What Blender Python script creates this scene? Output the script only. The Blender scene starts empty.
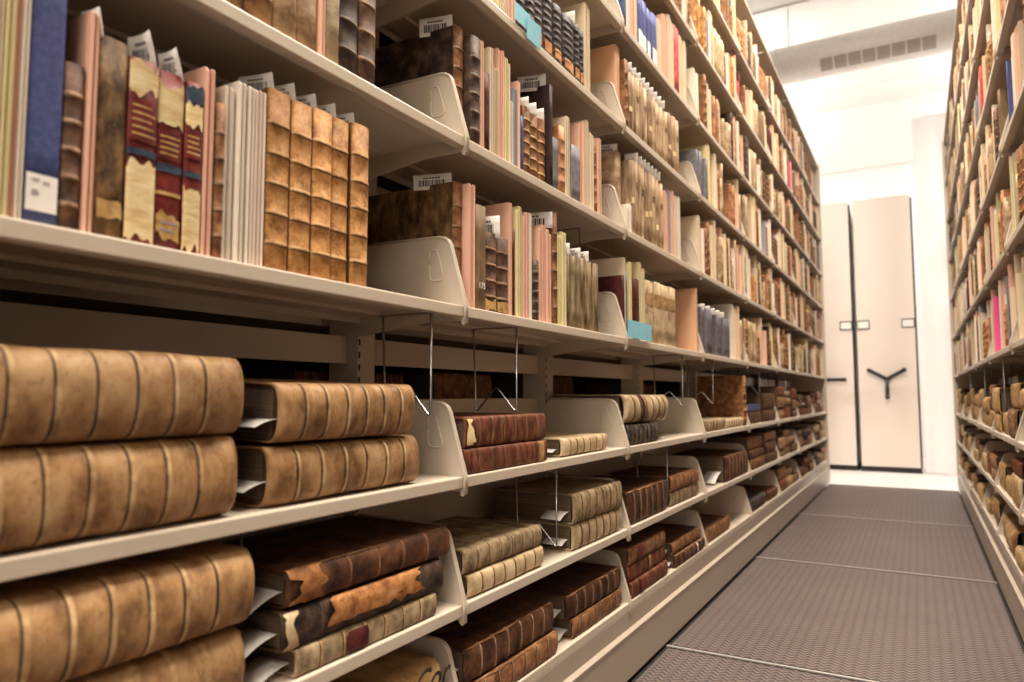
import bpy, math, random
from mathutils import Vector, Matrix, noise
random.seed(7)
S = 0.914            # bay width
W = 1.075            # aisle width
sc = bpy.context.scene
COL = sc.collection

# ------------------------------------------------------------------ camera
cam = bpy.data.cameras.new('camera'); camo = bpy.data.objects.new('camera', cam); COL.objects.link(camo)
F = Vector((-0.49217523, 0.86720513, 0.07562276)); R = Vector((0.869669823, 0.493633402, -0.00068060)); U = R.cross(F)
CAM = Vector((0.78510647, -1.19114929, 0.85))
M = Matrix((R, U, -F)).transposed().to_4x4(); M.translation = CAM
camo.matrix_world = M
cam.sensor_width = 36; cam.lens = 713.5876 / 1024 * 36
cam.clip_start = 0.02
cam.dof.use_dof = True; cam.dof.focus_distance = 1.65; cam.dof.aperture_fstop = 3.4
sc.camera = camo

def proj(P):
    d = Vector(P) - CAM; z = d.dot(F)
    if z <= 0.05: return None
    return (512 + 713.6 * d.dot(R) / z, 341 - 713.6 * d.dot(U) / z, z)

# ------------------------------------------------------------------ light and exposure
sc.view_settings.view_transform = 'Standard'; sc.view_settings.look = 'None'
sc.view_settings.gamma = 1; sc.view_settings.use_curve_mapping = False
sc.view_settings.exposure = 0.0
wd = bpy.data.worlds.new('world'); sc.world = wd; wd.use_nodes = True
wd.node_tree.nodes['Background'].inputs[0].default_value = (1, .93, .84, 1)
wd.node_tree.nodes['Background'].inputs[1].default_value = 0.35
def area(name, loc, size, power, rot=(0, 0, 0), col=(1, .92, .82)):
    l = bpy.data.lights.new(name, 'AREA'); l.shape = 'RECTANGLE'; l.size = size[0]; l.size_y = size[1]
    l.energy = power; l.color = col
    o = bpy.data.objects.new(name, l); COL.objects.link(o); o.location = loc; o.rotation_euler = rot
    return o
# x, y, z, length, width, watts down, watts of fill added upward
LAMPS_AND_FILL = [(.53, -3.7, 3.9, 1.2, .5, 130, 10), (2.4, -3.7, 3.9, 1.2, .5, 60, 5), (.53, -1.9, 4.35, 1.2, .5, 80, 20), (.53, -.3, 4.35, 1.2, .5, 95, 30), (.53, 1.3, 4.35, 1.2, .5, 115, 40), (.53, 2.8, 4.35, 1.2, .5, 125, 45),  # pair behind the camera is unseen fill, added for frontal light
         (-1.9, 7.2, 4.25, 1.2, .5, 100, 70), (2.9, 7.2, 4.25, 1.2, .5, 100, 70), (-1.9, 9.3, 4.35, 1.2, .5, 25, 50), (2.9, 9.3, 4.35, 1.2, .5, 25, 50)]  # unseen far lamps, added to brighten the back wall
for i, (x, y, z, sx, sy, p, pu) in enumerate(LAMPS_AND_FILL):
    c_ = (1, .955, .91) if y > 5 else (1, .915, .80)
    area('lamp_or_fill_light', (x, y, z - .012), (sx, sy), p, col=c_)
    area('added_uplight', (x, y, z + .085), (sx, sy), pu, (math.pi, 0, 0), c_)  # upward fill added to whiten the ceiling

# ------------------------------------------------------------------ helpers
def lin(c):
    r = []
    for v in c:
        v /= 255.; r.append(v / 12.92 if v <= .04045 else ((v + .055) / 1.055) ** 2.4)
    return (*r, 1)
def nodes(name):
    m = bpy.data.materials.new(name); m.use_nodes = True
    return m, m.node_tree.nodes, m.node_tree.links, m.node_tree.nodes['Principled BSDF']
MC = {}
def plain(name, c, rough=.5, metal=0, var=0.04, scale=30, bump=0.0):
    m, N, L, b = nodes(name)
    b.inputs['Roughness'].default_value = rough; b.inputs['Metallic'].default_value = metal
    tc = N.new('ShaderNodeTexCoord'); nz = N.new('ShaderNodeTexNoise'); nz.inputs['Scale'].default_value = scale
    L.new(tc.outputs['Object'], nz.inputs['Vector'])
    rp = N.new('ShaderNodeValToRGB'); c = lin(c)
    rp.color_ramp.elements[0].position = .3; rp.color_ramp.elements[1].position = .7
    rp.color_ramp.elements[0].color = tuple(v * (1 - var) for v in c[:3]) + (1,)
    rp.color_ramp.elements[1].color = tuple(min(1, v * (1 + var)) for v in c[:3]) + (1,)
    L.new(nz.outputs['Fac'], rp.inputs['Fac']); L.new(rp.outputs['Color'], b.inputs['Base Color'])
    if bump:
        bm = N.new('ShaderNodeBump'); bm.inputs['Strength'].default_value = bump; bm.inputs['Distance'].default_value = .002
        L.new(nz.outputs['Fac'], bm.inputs['Height']); L.new(bm.outputs['Normal'], b.inputs['Normal'])
    MC[name] = m; return m
def mottled(name, c1, c2, c3, scale=25, stretch=(1, 1, 1), rough=.62, bump=.35, pos=(.36, .5, .64), tool=None):
    """worn leather or vellum: three tones mixed by two octaves of noise, with fine grain"""
    m, N, L, b = nodes(name); b.inputs['Roughness'].default_value = rough
    b.inputs['Specular IOR Level'].default_value = .22
    tc = N.new('ShaderNodeTexCoord'); oi = N.new('ShaderNodeObjectInfo')
    mul = N.new('ShaderNodeMath'); mul.operation = 'MULTIPLY'; mul.inputs[1].default_value = 37.
    L.new(oi.outputs['Random'], mul.inputs[0])
    mp = N.new('ShaderNodeMapping'); mp.inputs['Scale'].default_value = stretch
    L.new(tc.outputs['Object'], mp.inputs['Vector'])
    ad = N.new('ShaderNodeVectorMath'); ad.operation = 'ADD'
    L.new(mp.outputs['Vector'], ad.inputs[0]); L.new(mul.outputs[0], ad.inputs[1])
    nz = N.new('ShaderNodeTexNoise'); nz.inputs['Scale'].default_value = scale; nz.inputs['Detail'].default_value = 6
    nz.inputs['Roughness'].default_value = .62
    L.new(ad.outputs[0], nz.inputs['Vector'])
    rp = N.new('ShaderNodeValToRGB'); e = rp.color_ramp.elements
    e[0].position = pos[0]; e[0].color = lin(c1); e[1].position = pos[2]; e[1].color = lin(c3)
    x = e.new(pos[1]); x.color = lin(c2)
    L.new(nz.outputs['Fac'], rp.inputs['Fac'])
    out = rp.outputs['Color']
    n2 = N.new('ShaderNodeTexNoise'); n2.inputs['Scale'].default_value = 260; n2.inputs['Detail'].default_value = 3
    L.new(ad.outputs[0], n2.inputs['Vector'])
    n3 = N.new('ShaderNodeTexNoise'); n3.inputs['Scale'].default_value = scale * 4.5; n3.inputs['Detail'].default_value = 5; n3.inputs['Distortion'].default_value = 1.2
    L.new(ad.outputs[0], n3.inputs['Vector'])
    r3 = N.new('ShaderNodeValToRGB'); r3.color_ramp.elements[0].position = .57; r3.color_ramp.elements[1].position = .72
    r3.color_ramp.elements[0].color = (0, 0, 0, 1); r3.color_ramp.elements[1].color = (.5, .5, .5, 1)
    L.new(n3.outputs['Fac'], r3.inputs['Fac'])
    m3 = N.new('ShaderNodeMixRGB'); m3.inputs[2].default_value = lin(c3); L.new(r3.outputs['Color'], m3.inputs[0]); L.new(out, m3.inputs[1])
    r4 = N.new('ShaderNodeValToRGB'); r4.color_ramp.elements[0].position = .28; r4.color_ramp.elements[1].position = .43
    r4.color_ramp.elements[0].color = (.6, .6, .6, 1); r4.color_ramp.elements[1].color = (0, 0, 0, 1)
    L.new(n3.outputs['Fac'], r4.inputs['Fac'])
    m4 = N.new('ShaderNodeMixRGB'); m4.inputs[2].default_value = lin(c1); L.new(r4.outputs['Color'], m4.inputs[0]); L.new(m3.outputs[0], m4.inputs[1]); out = m4.outputs[0]
    if tool:
        vo = N.new('ShaderNodeTexNoise'); vo.inputs['Scale'].default_value = 150; vo.inputs['Distortion'].default_value = 2.5
        L.new(ad.outputs[0], vo.inputs['Vector'])
        r2 = N.new('ShaderNodeValToRGB'); r2.color_ramp.elements[0].position = .54; r2.color_ramp.elements[1].position = .62
        r2.color_ramp.elements[1].color = (.3, .3, .3, 1); r2.color_ramp.elements[0].color = (0, 0, 0, 1)
        L.new(vo.outputs['Fac'], r2.inputs['Fac'])
        mx = N.new('ShaderNodeMixRGB'); mx.inputs[2].default_value = lin(tool)
        L.new(r2.outputs['Color'], mx.inputs[0]); L.new(out, mx.inputs[1]); out = mx.outputs[0]
    L.new(out, b.inputs['Base Color'])
    hv = N.new('ShaderNodeHueSaturation'); mr = N.new('ShaderNodeMapRange'); mr.inputs['To Min'].default_value = .82; mr.inputs['To Max'].default_value = 1.14
    L.new(oi.outputs['Random'], mr.inputs['Value']); L.new(mr.outputs[0], hv.inputs['Value']); L.new(out, hv.inputs['Color']); out = hv.outputs[0]
    for l in list(b.inputs['Base Color'].links): L.remove(l)
    L.new(out, b.inputs['Base Color'])
    sm = N.new('ShaderNodeMath'); sm.operation = 'MULTIPLY_ADD'; sm.inputs[1].default_value = .35
    L.new(n2.outputs['Fac'], sm.inputs[0]); L.new(nz.outputs['Fac'], sm.inputs[2])
    bm = N.new('ShaderNodeBump'); bm.inputs['Strength'].default_value = bump; bm.inputs['Distance'].default_value = .0025
    L.new(sm.outputs[0], bm.inputs['Height']); L.new(bm.outputs['Normal'], b.inputs['Normal'])
    MC[name] = m; return m

steel = plain('cream_paint', (204, 189, 170), .38, var=.015, scale=9)
white_wall = plain('white_wall_paint', (240, 238, 235), .8, var=.01, scale=2)
white_floor = plain('pale_floor_paint', (226, 216, 210), .35, var=.03, scale=3)
panel_m = plain('end_panel_paint', (233, 220, 208), .4, var=.01, scale=3)
base_m = plain('shaded_cream_paint', (172, 157, 139), .35, var=.015, scale=9)  # cream paint made darker, weaker light low down put into the colour
dim_wall = plain('dull_brown_wall', (96, 84, 74), .9)
gap_shade = plain('painted_gap_shade', (52, 42, 34), .8)  # dark brown stands in for the shade behind the shelves
black = plain('black_rubber_and_slot_dark', (22, 22, 24), .6)
dark_plastic = plain('dark_handle_plastic', (38, 36, 42), .4)
wire_m = plain('steel_wire', (170, 168, 170), .25, 1)
rail_m = plain('steel_rail', (205, 196, 188), .35, .3)
paper = plain('white_paper', (246, 240, 232), .8, var=.02)
paper_ink = plain('printed_ink', (60, 56, 66), .8)
grey_ink = plain('faint_ink', (150, 140, 150), .8)
blue_note = plain('blue_sticky_paper', (140, 205, 222), .7, var=.03)
duct_m = plain('galvanised_duct', (246, 244, 242), .4, .1)
grill_m = plain('duct_grill', (186, 178, 172), .5, .1)
plastic_sheet = plain('white_plastic_sheet', (246, 244, 243), .35, var=.01, scale=3)
lamp_body = plain('lamp_housing_paint', (235, 232, 226), .5)
lm, N_, L_, b_ = nodes('lamp_diffuser'); b_.inputs['Emission Color'].default_value = (1, .95, .88, 1); b_.inputs['Emission Strength'].default_value = 3

# page edges: fine lines across the thickness
def pages_mat(name, c, dark):
    m, N, L, b = nodes(name); b.inputs['Roughness'].default_value = .85
    tc = N.new('ShaderNodeTexCoord'); mp = N.new('ShaderNodeMapping'); mp.inputs['Scale'].default_value = (3, 700, 3)
    nz = N.new('ShaderNodeTexNoise'); nz.inputs['Scale'].default_value = 1; nz.inputs['Detail'].default_value = 4
    L.new(tc.outputs['Object'], mp.inputs[0]); L.new(mp.outputs[0], nz.inputs['Vector'])
    rp = N.new('ShaderNodeValToRGB'); rp.color_ramp.elements[0].position = .35; rp.color_ramp.elements[1].position = .65
    rp.color_ramp.elements[0].color = lin(dark); rp.color_ramp.elements[1].color = lin(c)
    L.new(nz.outputs['Fac'], rp.inputs[0]); L.new(rp.outputs[0], b.inputs['Base Color']); MC[name] = m; return m
pages = pages_mat('page_edges', (196, 172, 136), (140, 112, 80))
pages_dark = pages_mat('grimy_page_edges', (120, 98, 74), (66, 52, 40))

# leathers, cloths and papers
mottled('calf', (138, 90, 46), (186, 130, 76), (210, 158, 100), 42, rough=.58, tool=(236, 190, 118))
mottled('calf_band', (158, 112, 66), (202, 156, 104), (222, 182, 134), 40)
mottled('calf_side', (84, 56, 32), (124, 86, 52), (156, 112, 72), 22)
mottled('brown', (52, 36, 28), (90, 64, 48), (128, 94, 68), 34, rough=.6)
mottled('brown_rub', (112, 82, 60), (150, 116, 88), (178, 146, 116), 50)
mottled('brown_orange', (92, 58, 36), (136, 92, 58), (170, 122, 82), 34, rough=.6)
mottled('dark', (38, 28, 24), (66, 50, 42), (98, 76, 60), 34, rough=.6)
mottled('dark_rub', (88, 72, 62), (122, 104, 92), (150, 130, 116), 60)
mottled('worn_dark', (60, 42, 28), (104, 78, 50), (146, 112, 70), 26, (2, 2, 1))
mottled('red', (76, 22, 22), (106, 36, 32), (132, 54, 44), 30, rough=.45)
mottled('cream_worn', (214, 180, 124), (232, 206, 152), (242, 222, 176), 24, (1, 1, 4))
mottled('teal_band', (34, 46, 62), (52, 68, 84), (74, 90, 100), 40)
mottled('gold', (150, 112, 62), (190, 150, 92), (210, 174, 116), 60)
mottled('tan_worn', (140, 112, 84), (182, 152, 118), (208, 184, 150), 22, (1, 1, 1.5))
mottled('marbled', (146, 130, 104), (186, 168, 136), (206, 178, 130), 40)
mottled('goldpanel', (98, 68, 56), (160, 120, 76), (188, 150, 104), 26, (1, 1, 1.5), tool=(120, 84, 76))
mottled('black_leather', (26, 22, 24), (52, 46, 48), (92, 84, 84), 60, rough=.58)
mottled('black_band', (48, 42, 44), (78, 70, 70), (108, 98, 96), 60, rough=.58)
mottled('orange_label', (190, 122, 66), (216, 150, 92), (228, 170, 112), 60)
mottled('olive_vellum', (78, 62, 44), (132, 112, 82), (166, 146, 112), 26, (2, 2, .35))
mottled('tan_series', (116, 92, 70), (170, 140, 108), (198, 170, 136), 26, (2, 2, .4))
mottled('tan_series_pale', (150, 122, 92), (196, 166, 132), (216, 192, 160), 26, (2, 2, .4))
mottled('tan_series_dark', (86, 68, 54), (136, 108, 84), (176, 146, 114), 26, (2, 2, .4))
mottled('vellum', (140, 104, 66), (176, 138, 92), (200, 166, 122), 14, (1, 1, 1.2), rough=.5, bump=.5)
mottled('vellum_dirty', (112, 80, 50), (160, 120, 80), (182, 146, 104), 13, (1, 1, 1.6), rough=.5, bump=.6)
mottled('vellum_rub', (146, 112, 74), (180, 144, 102), (204, 172, 130), 30)
mottled('vellum_pale', (158, 132, 98), (194, 168, 130), (212, 190, 156), 18, rough=.5)
mottled('vellum_grey', (102, 86, 66), (152, 130, 98), (184, 162, 128), 22, (1, 1, 1.5))
mottled('redbrown', (72, 36, 26), (108, 60, 42), (142, 86, 60), 24, (1, 1, 3), rough=.58)
mottled('redbrown_rub', (104, 60, 40), (136, 84, 60), (166, 110, 80), 40)
mottled('orange_torn', (118, 72, 40), (172, 114, 66), (200, 146, 96), 30)
mottled('darkbrown_flat', (44, 26, 18), (78, 48, 32), (112, 72, 46), 22, rough=.58)
mottled('dark_red', (54, 20, 20), (84, 34, 34), (104, 46, 42), 36)
mottled('olive_cloth', (112, 88, 62), (132, 106, 76), (148, 122, 90), 20, (6, 6, 1), bump=.15)
mottled('grey_cloth', (104, 102, 106), (120, 118, 122), (134, 130, 132), 60, bump=.15)
mottled('grey_label', (94, 88, 94), (110, 104, 110), (124, 118, 120), 60, bump=.15)
mottled('blue_cloth', (68, 76, 126), (80, 88, 140), (90, 98, 148), 120, bump=.15)
mottled('blue_thin', (52, 72, 112), (66, 88, 130), (76, 98, 138), 60, bump=.15)
mottled('dark_panel', (38, 24, 24), (52, 32, 32), (66, 42, 40), 30)
mottled('orange_brown', (130, 84, 56), (172, 120, 84), (196, 148, 112), 30)
mottled('pink_red', (176, 62, 66), (196, 84, 84), (206, 104, 98), 40, bump=.15)
mottled('band_shade', (58, 42, 30), (92, 68, 46), (120, 92, 64), 30)  # shade beside the raised bands, put into the colour
mottled('stain', (140, 104, 64), (172, 134, 88), (192, 156, 110), 20, (1, 1, 2))
FC = dict(f_pink=(236, 182, 156), f_peach=(230, 178, 138), f_cream=(228, 208, 176), f_yellow=(228, 214, 158), f_white=(236, 222, 204),
          f_whitepink=(238, 216, 198), f_beige=(200, 178, 148), f_grey=(150, 150, 158), f_tall=(226, 204, 168), f_magenta=(236, 84, 150))
for k, c in FC.items():
    plain(k, c, .8, var=.03, scale=14); plain(k + '_b', tuple(v * .9 for v in c), .8, var=.03, scale=14)

def mesh_obj(name, vs, fs, mats, mi=None, smooth=None, parent=None, loc=None, rot=None):
    me = bpy.data.meshes.new(name); me.from_pydata(vs, [], fs)
    for m in mats: me.materials.append(MC[m] if isinstance(m, str) else m)
    if mi: me.polygons.foreach_set('material_index', mi)
    if smooth is True: me.polygons.foreach_set('use_smooth', [True] * len(fs))
    elif smooth: me.polygons.foreach_set('use_smooth', smooth)
    me.update()
    o = bpy.data.objects.new(name, me); COL.objects.link(o)
    if loc: o.location = loc
    if rot: o.rotation_euler = rot
    if parent: o.parent = parent
    return o
def empty(name, loc=(0, 0, 0), rot=(0, 0, 0)):
    o = bpy.data.objects.new(name, None); COL.objects.link(o); o.location = loc; o.rotation_euler = rot
    o.empty_display_size = .05
    return o
def tag(o, label, cat, group=None, kind=None):
    if label: o['label'] = label
    if cat: o['category'] = cat
    if group: o['group'] = group
    if kind: o['kind'] = kind
    return o
class MB:
    """collects boxes, extrusions and tubes into one mesh"""
    def __init__(s, mirror=False): s.v = []; s.f = []; s.m = []; s.s = []; s.mir = mirror
    def add(s, vs, fs, m=0, sm=False):
        n = len(s.v)
        for v in vs: s.v.append((W - v[0], v[1], v[2]) if s.mir else tuple(v))
        for f in fs:
            f = [i + n for i in f]
            s.f.append(f[::-1] if s.mir else f); s.m.append(m); s.s.append(sm)
    def box(s, x0, x1, y0, y1, z0, z1, m=0):
        vs = [(x, y, z) for x in (x0, x1) for y in (y0, y1) for z in (z0, z1)]
        s.add(vs, [(0, 1, 3, 2), (4, 6, 7, 5), (0, 4, 5, 1), (2, 3, 7, 6), (0, 2, 6, 4), (1, 5, 7, 3)], m)
    def prism(s, poly, y0, y1, m=0, sm=False):          # polygon in x-z, counter-clockwise seen from -y, extruded along y
        n = len(poly)
        vs = [(x, y0, z) for x, z in poly] + [(x, y1, z) for x, z in poly]
        fs = [[i for i in range(n)], [i + n for i in range(n)][::-1]]
        fs += [[(i + 1) % n, i, i + n, (i + 1) % n + n] for i in range(n)]
        s.add(vs, fs, m, sm)
    def tube(s, pts, r, seg=8, m=0, closed=False):
        pts = [Vector(p) for p in pts]; n = len(pts); rings = []
        for i, p in enumerate(pts):
            a = pts[i - 1] if (i > 0 or closed) else p; b = pts[(i + 1) % n] if (i < n - 1 or closed) else p
            t = (b - a).normalized(); q = Vector((0, 1, 0)) if abs(t.y) < .9 else Vector((1, 0, 0))
            u = t.cross(q).normalized(); v = t.cross(u)
            rings.append([p + r * (math.cos(2 * math.pi * k / seg) * u + math.sin(2 * math.pi * k / seg) * v) for k in range(seg)])
        vs = [v for g in rings for v in g]; fs = []
        for i in range(n if closed else n - 1):
            for k in range(seg):
                a = i * seg + k; b = i * seg + (k + 1) % seg; c = ((i + 1) % n) * seg + (k + 1) % seg; d = ((i + 1) % n) * seg + k
                fs.append((a, b, c, d))
        if not closed: fs += [tuple(range(seg))[::-1], tuple((n - 1) * seg + k for k in range(seg))]
        s.add(vs, fs, m, True)
    def merge(s, vs, fs, mi, mat, base, sm):
        n = len(s.v); s.v += [tuple(mat @ Vector(v)) for v in vs]
        for f, q, k in zip(fs, mi, sm): s.f.append([i + n for i in f]); s.m.append(base[q]); s.s.append(k)
    def build(s, name, mats, parent=None, smooth=None, loc=None, rot=None):
        return mesh_obj(name, s.v, s.f, mats, s.m, s.s, parent, loc, rot)
def curved(pts, steps=6):
    """round the inner corners of a polyline"""
    pts = [Vector(p) for p in pts]; out = [pts[0]]
    for a, b, c in zip(pts, pts[1:], pts[2:]):
        r = min((b - a).length, (c - b).length, .03) * .45
        p, q = b + (a - b).normalized() * r, b + (c - b).normalized() * r
        for i in range(steps + 1):
            t = i / steps; out.append((1 - t) ** 2 * p + 2 * t * (1 - t) * b + t * t * q)
    out.append(pts[-1]); return out

# ------------------------------------------------------------------ levels
Z = dict(E=.222, D=.443, C=.69, B=1.029, A=1.377, A1=1.718, A2=2.053, A3=2.409, A4=2.76)
TOP = 3.12
ZS = {'left': Z, 'right': dict(Z, A1=1.73, A2=2.09, A3=2.46, A4=2.81)}
LV = ['E', 'D', 'C', 'B', 'A', 'A1', 'A2', 'A3', 'A4']
LN = dict(E='lowest', D='second', C='third', B='fourth', A='fifth', A1='sixth', A2='seventh', A3='eighth', A4='top')
ORD = ['first', 'second', 'third', 'fourth', 'fifth', 'sixth', 'seventh', 'eighth', 'ninth', 'tenth', 'eleventh', 'twelfth', 'thirteenth', 'fourteenth',
       'fifteenth', 'sixteenth', 'seventeenth', 'eighteenth', 'nineteenth', 'twentieth'] + ['twenty-' + q for q in ('first', 'second', 'third', 'fourth', 'fifth', 'sixth', 'seventh', 'eighth', 'ninth')] + ['thirtieth'] + ['thirty-' + q for q in ('first', 'second', 'third', 'fourth', 'fifth', 'sixth', 'seventh', 'eighth', 'ninth')] + ['fortieth'] + ['forty-' + q for q in ('first', 'second', 'third', 'fourth', 'fifth', 'sixth', 'seventh', 'eighth', 'ninth')]

# ------------------------------------------------------------------ shell
def struct(o): o['kind'] = 'structure'; return o
RX0, RX1, RY0, RY1, RZ = -3.6, 4.2, -5.2, 10.4, 5.15
m = MB(); m.box(RX0, RX1, 6.33, RY1, -.12, -.03, 0); m.box(RX0, RX1, RY0, 6.33, -.12, -.03, 1); struct(m.build('floor', [white_floor, dim_wall]))
m = MB(); m.box(RX0, RX1, RY0, RY1, RZ, RZ + .1)
for y in (6.9, 8.3, 9.6): m.box(RX0, RX1, y, y + .05, RZ - .02, RZ)
struct(m.build('ceiling', [white_wall]))
m = MB(); m.box(RX0, RX1, RY1, RY1 + .1, -.03, RZ)
for z in (4.2,): m.box(RX0, RX1, RY1 - .03, RY1, z, z + .03)
struct(m.build('wall_back', [white_wall]))
m = MB(); m.box(RX0, RX1, RY0 - .1, RY0, -.03, RZ); struct(m.build('wall_front', [white_wall]))
m = MB(); m.box(RX0 - .1, RX0, RY0, 6.5, -.03, RZ, 0); m.box(RX0 - .1, RX0, 6.5, RY1, -.03, RZ, 1); struct(m.build('wall_left', [dim_wall, white_wall]))
m = MB(); m.box(RX1, RX1 + .1, RY0, 6.5, -.03, RZ, 0); m.box(RX1, RX1 + .1, 6.5, RY1, -.03, RZ, 1); struct(m.build('wall_right', [dim_wall, white_wall]))

# ribbed rubber mat: rows of little chevrons
mm, N, L, b = nodes('ribbed_rubber'); b.inputs['Roughness'].default_value = .5
tc = N.new('ShaderNodeTexCoord'); sx = N.new('ShaderNodeSeparateXYZ'); L.new(tc.outputs['Object'], sx.inputs[0])
def mth(op, a, bb=None, c=None):
    n = N.new('ShaderNodeMath'); n.operation = op
    for i, v in enumerate((a, bb, c)):
        if v is None: continue
        if isinstance(v, (int, float)): n.inputs[i].default_value = v
        else: L.new(v, n.inputs[i])
    return n.outputs[0]
px = mth('PINGPONG', mth('MULTIPLY', sx.outputs['X'], 1 / .034), .5)
vv = mth('ADD', mth('MULTIPLY', sx.outputs['Y'], 1 / .024), mth('MULTIPLY', px, 1.6))
colm = mth('MULTIPLY_ADD', mth('SMOOTH_MIN', mth('MULTIPLY', px, 3.0), 1., .3), .38, .62)
st = mth('MULTIPLY', mth('PINGPONG', vv, .5), colm)
rp = N.new('ShaderNodeValToRGB'); L.new(mth('MULTIPLY', st, 2.), rp.inputs[0])
rp.color_ramp.elements[0].position = .2; rp.color_ramp.elements[0].color = lin((56, 48, 49)); rp.color_ramp.elements[1].position = .62; rp.color_ramp.elements[1].color = lin((129, 112, 107))
nz = N.new('ShaderNodeTexNoise'); nz.inputs['Scale'].default_value = 2.5; nz.inputs['Detail'].default_value = 5; L.new(tc.outputs['Object'], nz.inputs['Vector'])
mx = N.new('ShaderNodeMixRGB'); mx.blend_type = 'MULTIPLY'; mx.inputs[0].default_value = .35
L.new(rp.outputs[0], mx.inputs[1]); L.new(nz.outputs['Fac'], mx.inputs[2]); L.new(mx.outputs[0], b.inputs['Base Color'])
bm = N.new('ShaderNodeBump'); bm.inputs['Strength'].default_value = .9; bm.inputs['Distance'].default_value = .002
L.new(st, bm.inputs['Height']); L.new(bm.outputs[0], b.inputs['Normal']); MC['ribbed_rubber'] = mm

seams = [-1.83, -.29, 1.24, 2.77, 4.35, 6.33]
where = ['behind the camera end of the aisle', 'at the near end of the aisle', 'second from the near end', 'third, midway along the aisle', 'farthest, before the pale floor']
for i in range(5):
    m = MB(); y0, y1 = seams[i] + .017, seams[i + 1] - .017
    m.box(.02, W - .02, y0, y1, -.03, 0, 0)
    for a in ((.012, .0195, y0 - .006, y1 + .006), (W - .0195, W - .012, y0 - .006, y1 + .006), (.02, W - .02, y0 - .006, y0, ), (.02, W - .02, y1, y1 + .006)):
        m.box(*a, -.03, .0015, 1)
    o = m.build('floor_mat', ['ribbed_rubber', black])
    tag(o, 'ribbed brown rubber floor mat ' + where[i], 'floor mat', 'rubber floor mats along the aisle')
for y, w in zip(seams[1:5], ['near end', 'second from near end', 'third from near end', 'farthest']):
    m = MB(); m.box(.015, W - .015, y - .0105, y + .0105, -.03, -.006, 1); m.box(.01, W - .01, y - .0042, y + .0042, -.006, .003, 0)
    tag(m.build('floor_rail', [rail_m, black]), 'thin steel track crossing the aisle between rubber mats, ' + w, 'floor rail', 'steel floor rails')

# ------------------------------------------------------------------ racks
def bracket(mb, z, yb, sgn):
    """flared shelf bracket standing on shelf z; yb plane of its outer face, sgn +1 when the plate lies on the +y side"""
    a, c = (yb, yb + .0025) if sgn > 0 else (yb - .0025, yb)
    P = [(.003, z - .036), (.004, z), (-.036, z + .134), (-.038, z + .139), (-.042, z + .143), (-.048, z + .1455), (-.272, z + .150), (-.285, z + .120), (-.285, z - .05), (-.262, z - .05), (-.10, z - .030), (-.008, z - .030), (-.006, z - .036), (-.002, z - .039)]
    # star-shaped outline as two faces fans is avoided: the lower notch is its own strip
    up = [(.004, z), (-.031, z + .118), (-.034, z + .128), (-.040, z + .137), (-.050, z + .143), (-.062, z + .1455), (-.272, z + .150), (-.285, z + .120), (-.285, z)]
    lo = [(.004, z), (-.285, z), (-.285, z - .05), (-.262, z - .05), (-.10, z - .030), (-.008, z - .030), (-.006, z - .036), (-.001, z - .039), (.003, z - .034)]
    mb.prism(up, a, c); mb.prism(lo[::1], a, c)
    # folded rim along the front and top edge
    pts = [(.003, 0, z - .034), (.004, 0, z), (-.031, 0, z + .118), (-.034, 0, z + .128), (-.040, 0, z + .137), (-.050, 0, z + .143), (-.062, 0, z + .1455), (-.272, 0, z + .150)]
    yy = (a + c) / 2 - sgn * -.0012
    mb.tube([(p[0], yy, p[2]) for p in pts], .0033, 6)
    # pressed trapezoid
    tr = curved([(-.086, 0, z + .090), (-.086, 0, z + .120), (-.068, 0, z + .120), (-.048, 0, z + .055), (-.086, 0, z + .055), (-.086, 0, z + .090)], 4)
    yf = c if sgn > 0 else a
    mb.tube([(p[0], yf + sgn * -.0003 * 0, p[2]) for p in tr], .0022, 6, closed=False)

def shelf_profile(z, back=-.275):
    return ([(0, z - .003), (-.0008, z - .0008), (-.003, z), (back, z), (back, z - .0022), (-.0032, z - .0022)],
            [(0, z - .003), (-.0032, z - .0022), (-.0032, z - .0200), (-.0008, z - .0222), (0, z - .0205)],
            [(-.0008, z - .0222), (-.0032, z - .0200), (-.022, z - .0200), (-.022, z - .0222)])

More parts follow.
